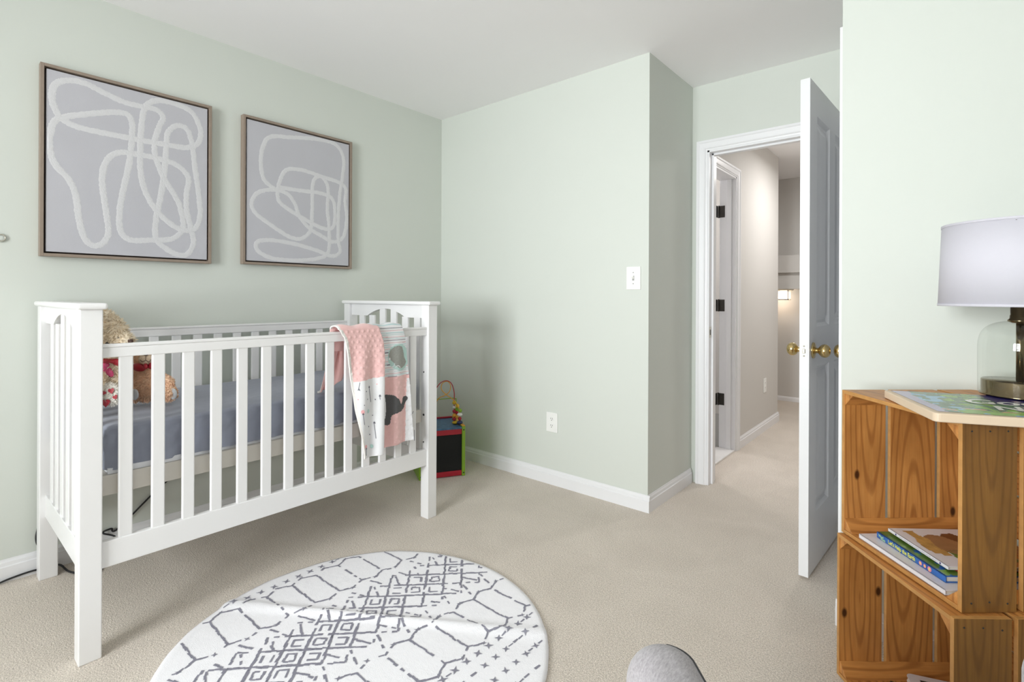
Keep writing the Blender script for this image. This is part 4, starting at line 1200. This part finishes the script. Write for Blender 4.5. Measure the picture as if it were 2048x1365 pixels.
lc = rw(1.335, 1.348, ZB1+0.0012)
lamp = thing('table_lamp', 'table lamp with white drum shade and clear glass body over a bronze base', 'lamp', lc)
mesh_obj('base', MB().lathe([(0, 0.0), (0.079, 0.0), (0.081, 0.002), (0.081, 0.005), (0.0775, 0.007), (0.0775, 0.039), (0.076, 0.041), (0, 0.0415)], lc, seg=64), 'antique', lamp)
gp = [(0.0835, 0.004), (0.0842, 0.06), (0.0842, 0.125), (0.083, 0.144), (0.078, 0.164), (0.068, 0.179), (0.052, 0.190), (0.032, 0.196), (0.017, 0.1975)]
sm = [(p.x, p.y) for p in catmull([Vector((r, h, 0)) for r, h in gp], 5)]
mesh_obj('glass_body', MB().lathe(sm, lc, seg=64), 'glass', lamp)
mesh_obj('stem', MB().lathe([(0.0, 0.041), (0.0085, 0.041), (0.0085, 0.203), (0.0, 0.203)], lc, seg=24), 'antique', lamp)
mesh_obj('neck', MB().lathe([(0, 0.192), (0.016, 0.192), (0.025, 0.196), (0.025, 0.200), (0.021, 0.204), (0.0205, 0.212), (0.0195, 0.214), (0.0195, 0.262), (0.012, 0.266), (0.006, 0.268), (0.006, 0.40), (0, 0.40)], lc, seg=36), 'antique', lamp)
zs0, zs1 = 0.236, 0.456
o = mesh_obj('lamp_shade', MB().lathe([(0.168, zs0), (0.160, zs1)], lc, seg=72), 'shade', lamp)
md = o.modifiers.new('solidify', 'SOLIDIFY'); md.thickness = 0.002
m = MB().lathe([(0.1668, zs0-0.0005), (0.1690, zs0-0.0005), (0.1690, zs0+0.006), (0.1668, zs0+0.006)], lc, seg=72).lathe([(0.159, zs1-0.006), (0.1612, zs1-0.006), (0.1612, zs1+0.0005), (0.159, zs1+0.0005)], lc, seg=72)
pieces('shade_trim', m, 'shade', lamp)
m = MB()
for k in range(3):
    a = 2*PI*k/3+0.4; m.tube([lc+Vector((0.005*math.cos(a), 0.005*math.sin(a), 0.40)), lc+Vector((0.160*math.cos(a), 0.160*math.sin(a), 0.448))], 0.0018, 6)
m.lathe([(0, 0.40), (0.008, 0.40), (0.008, 0.412), (0.004, 0.418), (0, 0.42)], lc, seg=16)
mesh_obj('shade_spider', m, 'antique', lamp)

# ------------------------------------------------------------------ books in the upper crate
def book(label, NL, FL, wdt, z0, z1, cover, name='picture_book', spine_r=0.0, pages='bk_page', group=None):
    """NL / FL: near and far end of the spine as (right, forward)"""
    n, fr = rw(*NL, z0), rw(*FL, z0)
    L = (fr-n).length; u = (fr-n).normalized(); v = Vector((u.y, -u.x, 0)); up = Vector((0, 0, 1))
    t = thing(name, label, 'book', n+u*L*0.5+v*wdt*0.5)
    Mx = Matrix(((v.x, u.x, 0, n.x), (v.y, u.y, 0, n.y), (0, 0, 1, n.z), (0, 0, 0, 1)))
    T = z1-z0; c = min(0.0025, T*0.2)
    mesh_obj('pages', MB().box(0.003, wdt-0.003, 0.003, L-0.003, c, T-c, 0, Mx), pages, t)
    cv = mesh_obj('cover', MB().box(0, wdt, 0, L, T-c, T, 0, Mx).box(0, wdt, 0, L, 0, c, 0, Mx).box(0, 0.003, 0, L, 0, T, 0, Mx), cover, t, 0.0008)
    return t, cv, Mx, L, T, u, v
ZS = fl1.z+0.011+0.0006
bA = book('large plain white book, lowest of the pile in the upper crate', (1.020, 1.206), (1.013, 1.495), 0.25, ZS, ZS+0.0125, 'bk_white')
zb = ZS+0.0125+0.0005
bB_ = book('blue book with yellow title on its spine in the upper crate pile', (1.046, 1.2355), (1.048, 1.4715), 0.21, zb, zb+0.0165, 'bk_blue')
t, cv, Mx, L, T, u, v = bB_
up = Vector((0, 0, 1))
# spine lettering runs from the far end towards us
m = MB()
sp = lambda s, z: (Mx @ Vector((-0.0006, L-s, z)))
put_text(m, "Let's Help the Earth", 0.0150, sp(0.046, 0.0040), -u, up, 0, 0, 0.0004, 0.80)
put_text(m, 'Word', 0.0085, sp(0.009, 0.0072), -u, up, 1, 0, 0.0003, 0.9)
put_text(m, 'World', 0.0075, sp(0.017, 0.0018), -u, up, 1, 0, 0.0003, 0.9)
for k, (s, r) in enumerate(((0.160, 0.005), (0.174, 0.0045), (0.189, 0.0062))):
    c = sp(s, T*0.5)-v*0.0002
    pts = [c - u*(r*math.cos(2*PI*q/14)) + up*(r*1.05*math.sin(2*PI*q/14)) for q in range(14)]
    m.add(pts, [list(range(14))], 2)
    pts = [c-v*0.0003 - u*(r*0.45*math.cos(2*PI*q/10)) + up*(r*0.5*math.sin(2*PI*q/10)) for q in range(10)]
    m.add(pts, [list(range(10))], 0)
mesh_obj('spine_lettering', m, ['bk_yellow', 'bk_mint', 'bk_pink'], cv)
m = MB()
m.grid(lambda a, b: Mx @ Vector((0.004+a*(0.205), 0.002+b*(L-0.004), T+0.0004)), 40, 44, lambda a, b: (0 if noise.noise(Vector((a*6, b*7, 2))) > -0.15 else (1 if noise.noise(Vector((a*9, b*9, 6))) > 0 else 2)), False)
mesh_obj('cover_print', m, ['bk_green', 'bk_blue', 'p_green'], cv)
zb2 = zb+0.0165+0.0009
bC = book('thin dark red book between the blue book and the topmost white one', (1.090, 1.250), (1.088, 1.452), 0.18, zb2, zb2+0.0045, 'bk_red')
zb3 = zb2+0.0045+0.0005
bD = book('white picture book with brown and green cover picture, topmost in the upper crate pile', (1.066, 1.2525), (1.073, 1.4615), 0.205, zb3, zb3+0.0085, 'bk_white')
t, cv, Mx, L, T, u, v = bD
m = MB()
def pic2(a, b):
    n1 = noise.noise(Vector((a*5, b*5, 8))); n2 = noise.noise(Vector((a*11, b*11, 3)))
    if b > 0.30 and a < 0.10+0.05*n1 + 0.08*max(0, b-0.5): return None
    if b < 0.30 and a < 0.16: return None
    if b > 0.93: return None
    if b > 0.25 and a < 0.26+0.06*n1: return 2
    if ((a-0.42)/0.20)**2+((b-0.55)/0.27)**2 < 1+0.2*n2: return 1
    if ((a-0.66)/0.16)**2+((b-0.62)/0.26)**2 < 1+0.25*n2: return 0
    if b < 0.12 and a > 0.45: return 4
    if b < 0.46+0.06*n1 and a > 0.26+0.10*n1: return 3
    if a > 0.8 and 0.4 < b < 0.62: return 0
    return None
m.grid(lambda a, b: Mx @ Vector((0.002+a*0.201, 0.002+b*(L-0.004), T+0.0003)), 56, 56, pic2, False)
pr = mesh_obj('cover_print', m, ['bk_brown', 'bk_tan', 'bk_straw', 'bk_green', 'p_orange'], cv)
m = MB()
for k in range(9):
    bb = 0.14+0.030*k
    m.ribbon([Mx @ Vector((0.065+0.125*q/6, (bb+0.02*math.sin(q*0.8))*L, T+0.0007)) for q in range(7)], 0.0012)
mesh_obj('green_stripes', m, 'p_teal', pr)
m = MB()
xx = L*0.12
for k in range(46):     # tiny unreadable spine title
    w = random.uniform(0.0012, 0.0026)
    s = 0.045+0.0028*k
    if k % 7 == 5: continue
    a = Mx @ Vector((-0.0005, L-s, T*0.34)); m.add([a, a-u*w, a-u*w+up*(T*0.34), a+up*(T*0.34)], [(0, 1, 2, 3)], 0)
for s in (0.030, 0.184):
    a = Mx @ Vector((-0.0005, L-s, T*0.25)); m.add([a, a-u*0.004, a-u*0.004+up*T*0.55, a+up*T*0.55], [(0, 1, 2, 3)], 1)
mesh_obj('spine_print', m, ['bk_grey', 'p_navy'], cv)
# white book with a green panel in the lower crate
z0 = 0.0205
e1 = Vector((0.936, -0.351)); e2 = Vector((-0.36, -0.933))
n0 = rw(1.163, 1.512, z0)
E1 = rw(*e1); E1.z = 0; E2 = rw(*e2); E2.z = 0; E2 = E2-E1*E2.dot(E1); E1.normalize(); E2.normalize()
gb = thing('picture_book', 'white book with a black-edged green panel lying in the lower crate', 'book', n0+E1*0.09+E2*0.11)
KP = lambda x, y, z=0: n0+E1*x+E2*y+Vector((0, 0, z))
mesh_obj('pages', MB().prism([KP(x, y, 0.002) for x, y in rr_poly(0.002, 0.178, 0.002, 0.218, 0.012)], (0, 0, 0.012)), 'bk_page', gb)
cvr = mesh_obj('cover', MB().prism([KP(x, y, 0.014) for x, y in rr_poly(0, 0.18, 0, 0.22, 0.014)], (0, 0, 0.0025)).prism([KP(x, y, 0.0) for x, y in rr_poly(0, 0.18, 0, 0.22, 0.014)], (0, 0, 0.002)), 'bk_white', gb)
mesh_obj('green_panel', MB().prism([KP(x, y, 0.0165) for x, y in ((0.028, 0.022), (0.085, 0.022), (0.155, 0.06), (0.155, 0.19), (0.028, 0.19))], (0, 0, 0.0004)).prism([KP(x, y, 0.0169) for x, y in ((0.033, 0.027), (0.083, 0.027), (0.150, 0.063), (0.150, 0.185), (0.033, 0.185))], (0, 0, 0.0003), 1), ['black', 'cardgreen'], cvr)

# ================================================================== ARMCHAIR (only the tip of its arm is in view)
ax0 = rw(0.166, 0.0, 0); chd = rw(-0.045, 1.0); chd.z = 0; chd.normalize(); chr_ = Vector((chd.y, -chd.x, 0))
chair = thing('armchair', 'light grey heather armchair with a rounded arm, in the foreground', 'armchair', rw(0.5, 0.45))
def arm_mb(r0, w0, w1, wd, z0, z1):
    """upholstered arm: rounded nose and crowned top; runs from w0 to w1 (front)"""
    base = rw(r0, 0); mb = MB()
    def fn(u, v):
        # u: once round the plan outline half (left side -> nose -> right side), v: bottom -> crown
        L = w1-w0-wd/2; per = 2*L+PI*wd/2; s = u*per
        if s < L: x, y = 0.0, w0+s; nx, ny = -1, 0
        elif s < L+PI*wd/2:
            a = PI-(s-L)/(wd/2); x, y = wd/2+wd/2*math.cos(a), w0+L+wd/2*math.sin(a); nx, ny = math.cos(a), math.sin(a)
        else: x, y = wd, w0+L-(s-L-PI*wd/2); nx, ny = 1, 0
        R = wd*0.42
        q = v*(z1-z0-R+R*PI/2)
        if q < z1-z0-R: z, ins = z0+q, 0.0
        else:
            a = (q-(z1-z0-R))/R; z = z1-R+R*math.sin(a); ins = R*(1-math.cos(a))
        return base + chr_*(x-nx*ins) + chd*(y-ny*ins) + Vector((0, 0, z))
    mb.grid(fn, 120, 60)
    top = [fn(k/120, 1.0) for k in range(121)]
    n = len(top)
    mb.add(top, [(k, k+1, n-2-k, n-1-k) for k in range(n//2-1)], 0, True)
    return mb, fn
WD_ = 0.112
mb, fn = arm_mb(0.205, 0.0, 0.806, WD_, 0.10, 0.616)
arm1 = mesh_obj('arm', mb, 'upholstery', chair)
def seam_pts(fn, v): return [fn(0.512+0.488*k/80, v) for k in range(81)]
mesh_obj('piping', MB().tube([p+Vector((0, 0, 0.0005)) for p in seam_pts(fn, 0.93)], 0.0019, 8), 'seam', arm1)
mb, fn = arm_mb(0.205+0.60, 0.0, 0.806, WD_, 0.10, 0.616)
arm2 = mesh_obj('arm', mb, 'upholstery', chair)
mesh_obj('piping', MB().tube([p+Vector((0, 0, 0.0005)) for p in seam_pts(fn, 0.93)], 0.0019, 8), 'seam', arm2)
CH = Matrix(((chr_.x, chd.x, 0, rw(0.205, 0).x), (chr_.y, chd.y, 0, rw(0.205, 0).y), (0, 0, 1, 0), (0, 0, 0, 1)))
mesh_obj('seat_base', MB().box(WD_+0.002, 0.598, 0.0, 0.72, 0.10, 0.30, 0, CH), 'upholstery', chair, 0.02, 4)
mesh_obj('seat_cushion', MB().box(WD_+0.004, 0.596, 0.06, 0.75, 0.302, 0.44, 0, CH), 'upholstery', chair, 0.045, 5)
mesh_obj('backrest', MB().box(0.0, 0.718, -0.17, -0.002, 0.10, 0.86, 0, CH), 'upholstery', chair, 0.05, 5)
for x in (0.05, 0.668):
    for y in (-0.11, 0.68):
        mesh_obj('leg', MB().lathe([(0, 0.0), (0.014, 0.0), (0.022, 0.10), (0, 0.10)], CH @ Vector((x, y, 0)), seg=16), 'framedark', chair)

# ================================================================== CORD, WALL HOOK, HALL FITTINGS
pts = [onz(-60, 1188, 0.006), onz(-20, 1175, 0.006), onx(20, 1158, XL+0.022), onx(60, 1144, XL+0.022), onx(85, 1138, XL+0.02), onx(118, 1130, XL+0.03), Vector((-2.74, 0.43, 0.006)), Vector((-2.66, 0.47, 0.006)), Vector((-2.64, 0.50, 0.006)), Vector((-2.70, 0.54, 0.006)), Vector((-2.80, 0.60, 0.06)), onx(206, 1067, XL+0.02), onx(222, 1058, XL+0.012), onx(238, 1056, XL+0.010), Vector((XL+0.010, 0.80, 0.25)), Vector((XL+0.010, 0.95, 0.31))]
for p in pts[:6]: p.z = max(p.z, 0.006)
cord = mesh_obj('power_cord', MB().tube(catmull(pts, 8), 0.0038, 8), 'black')
tag(cord, 'black power cord trailing along the left baseboard and under the crib', 'cord')
lp_ = [(79, 1046), (74, 1064), (72, 1076), (74, 1088), (79, 1094), (88, 1104), (96, 1112)]
loop = mesh_obj('power_cord', MB().tube(catmull([onx(85, 1040, XL+0.010)] + [onx(x, y, XL+0.010+0.004*k) for k, (x, y) in enumerate(lp_)], 8), 0.0035, 8), 'black')
tag(loop, 'short black cord loop curving out behind the far left crib leg', 'cord')
hk = onx(1, 476, XL)
hook = thing('wall_hook', 'small round clear hook on the sage wall at the left picture edge', 'hook', (XL, hk.y, hk.z))
mesh_obj('hook_disc', MB().lathe([(0, 0), (0.017, 0), (0.018, 0.003), (0.014, 0.005), (0, 0.0055)], (XL, hk.y, hk.z), (1, 0, 0), 32), 'wall', hook)
mesh_obj('hook_ring', MB().tube([(XL+0.008, hk.y+0.013*math.cos(2*PI*k/24), hk.z+0.013*math.sin(2*PI*k/24)) for k in range(24)], 0.0018, 8, 0, True), 'steel', hook)

hl = ony(1556, 592, FY-0.16)
fix = thing('ceiling_lantern', 'small lit glass lantern fixture under the bulkhead at the far end of the hall', 'light fixture', (hl.x, FY-0.16, 1.235))
mesh_obj('mount_plate', MB().box(hl.x-0.14, hl.x+0.14, FY-0.23, FY-0.09, 1.222, 1.2355), 'steel', fix, 0.002)
for dx in (-0.055, 0.055):
    x = hl.x+dx
    gl_ = mesh_obj('glass_shade', MB().box(x-0.044, x+0.044, FY-0.206, FY-0.114, 1.130, 1.212), 'bulb', fix, 0.006)
    m = MB()
    for sx in (-0.055, 0.055):
        for sy in (-0.055, 0.055): m.box(x+sx-0.004, x+sx+0.004, FY-0.16+sy-0.004, FY-0.16+sy+0.004, 1.118, 1.222)
    for sy in (-0.055, 0.055): m.box(x-0.059, x+0.059, FY-0.16+sy-0.004, FY-0.16+sy+0.004, 1.118, 1.126)
    for sx in (-0.055, 0.055): m.box(x+sx-0.004, x+sx+0.004, FY-0.219, FY-0.101, 1.118, 1.126)
    mesh_obj('lantern_cage', m, 'steel', fix)
point_light('lantern_glow', (hl.x, FY-0.16, 1.09), 0.9, (1.0, 0.80, 0.62), 0.03)
hf = thing('added_hall_light', 'added round opal ceiling light, unseen behind the open door, brightening the hall', 'light fixture', (-0.5, 4.7, H))  # invented fixture, hidden behind the door, added to brighten the hall
mesh_obj('pan', MB().lathe([(0, 0), (0.15, 0), (0.15, -0.03), (0.135, -0.035), (0, -0.035)], (-0.5, 4.7, H), seg=40), 'plate', hf)
mesh_obj('diffuser', MB().lathe([(0.135, -0.03), (0.13, -0.06), (0.10, -0.085), (0.05, -0.098), (0, -0.10)], (-0.5, 4.7, H), seg=40), 'opal', hf)
area_light('hall_fill', (-0.5, 4.7, H-0.11), (0, 0, 0), 0.26, 0.26, 18.0, (1.0, 0.985, 0.965))
point_light('bathroom_glow', (-2.1, 3.9, 2.1), 22.0, (1.0, 0.98, 0.95), 0.12)
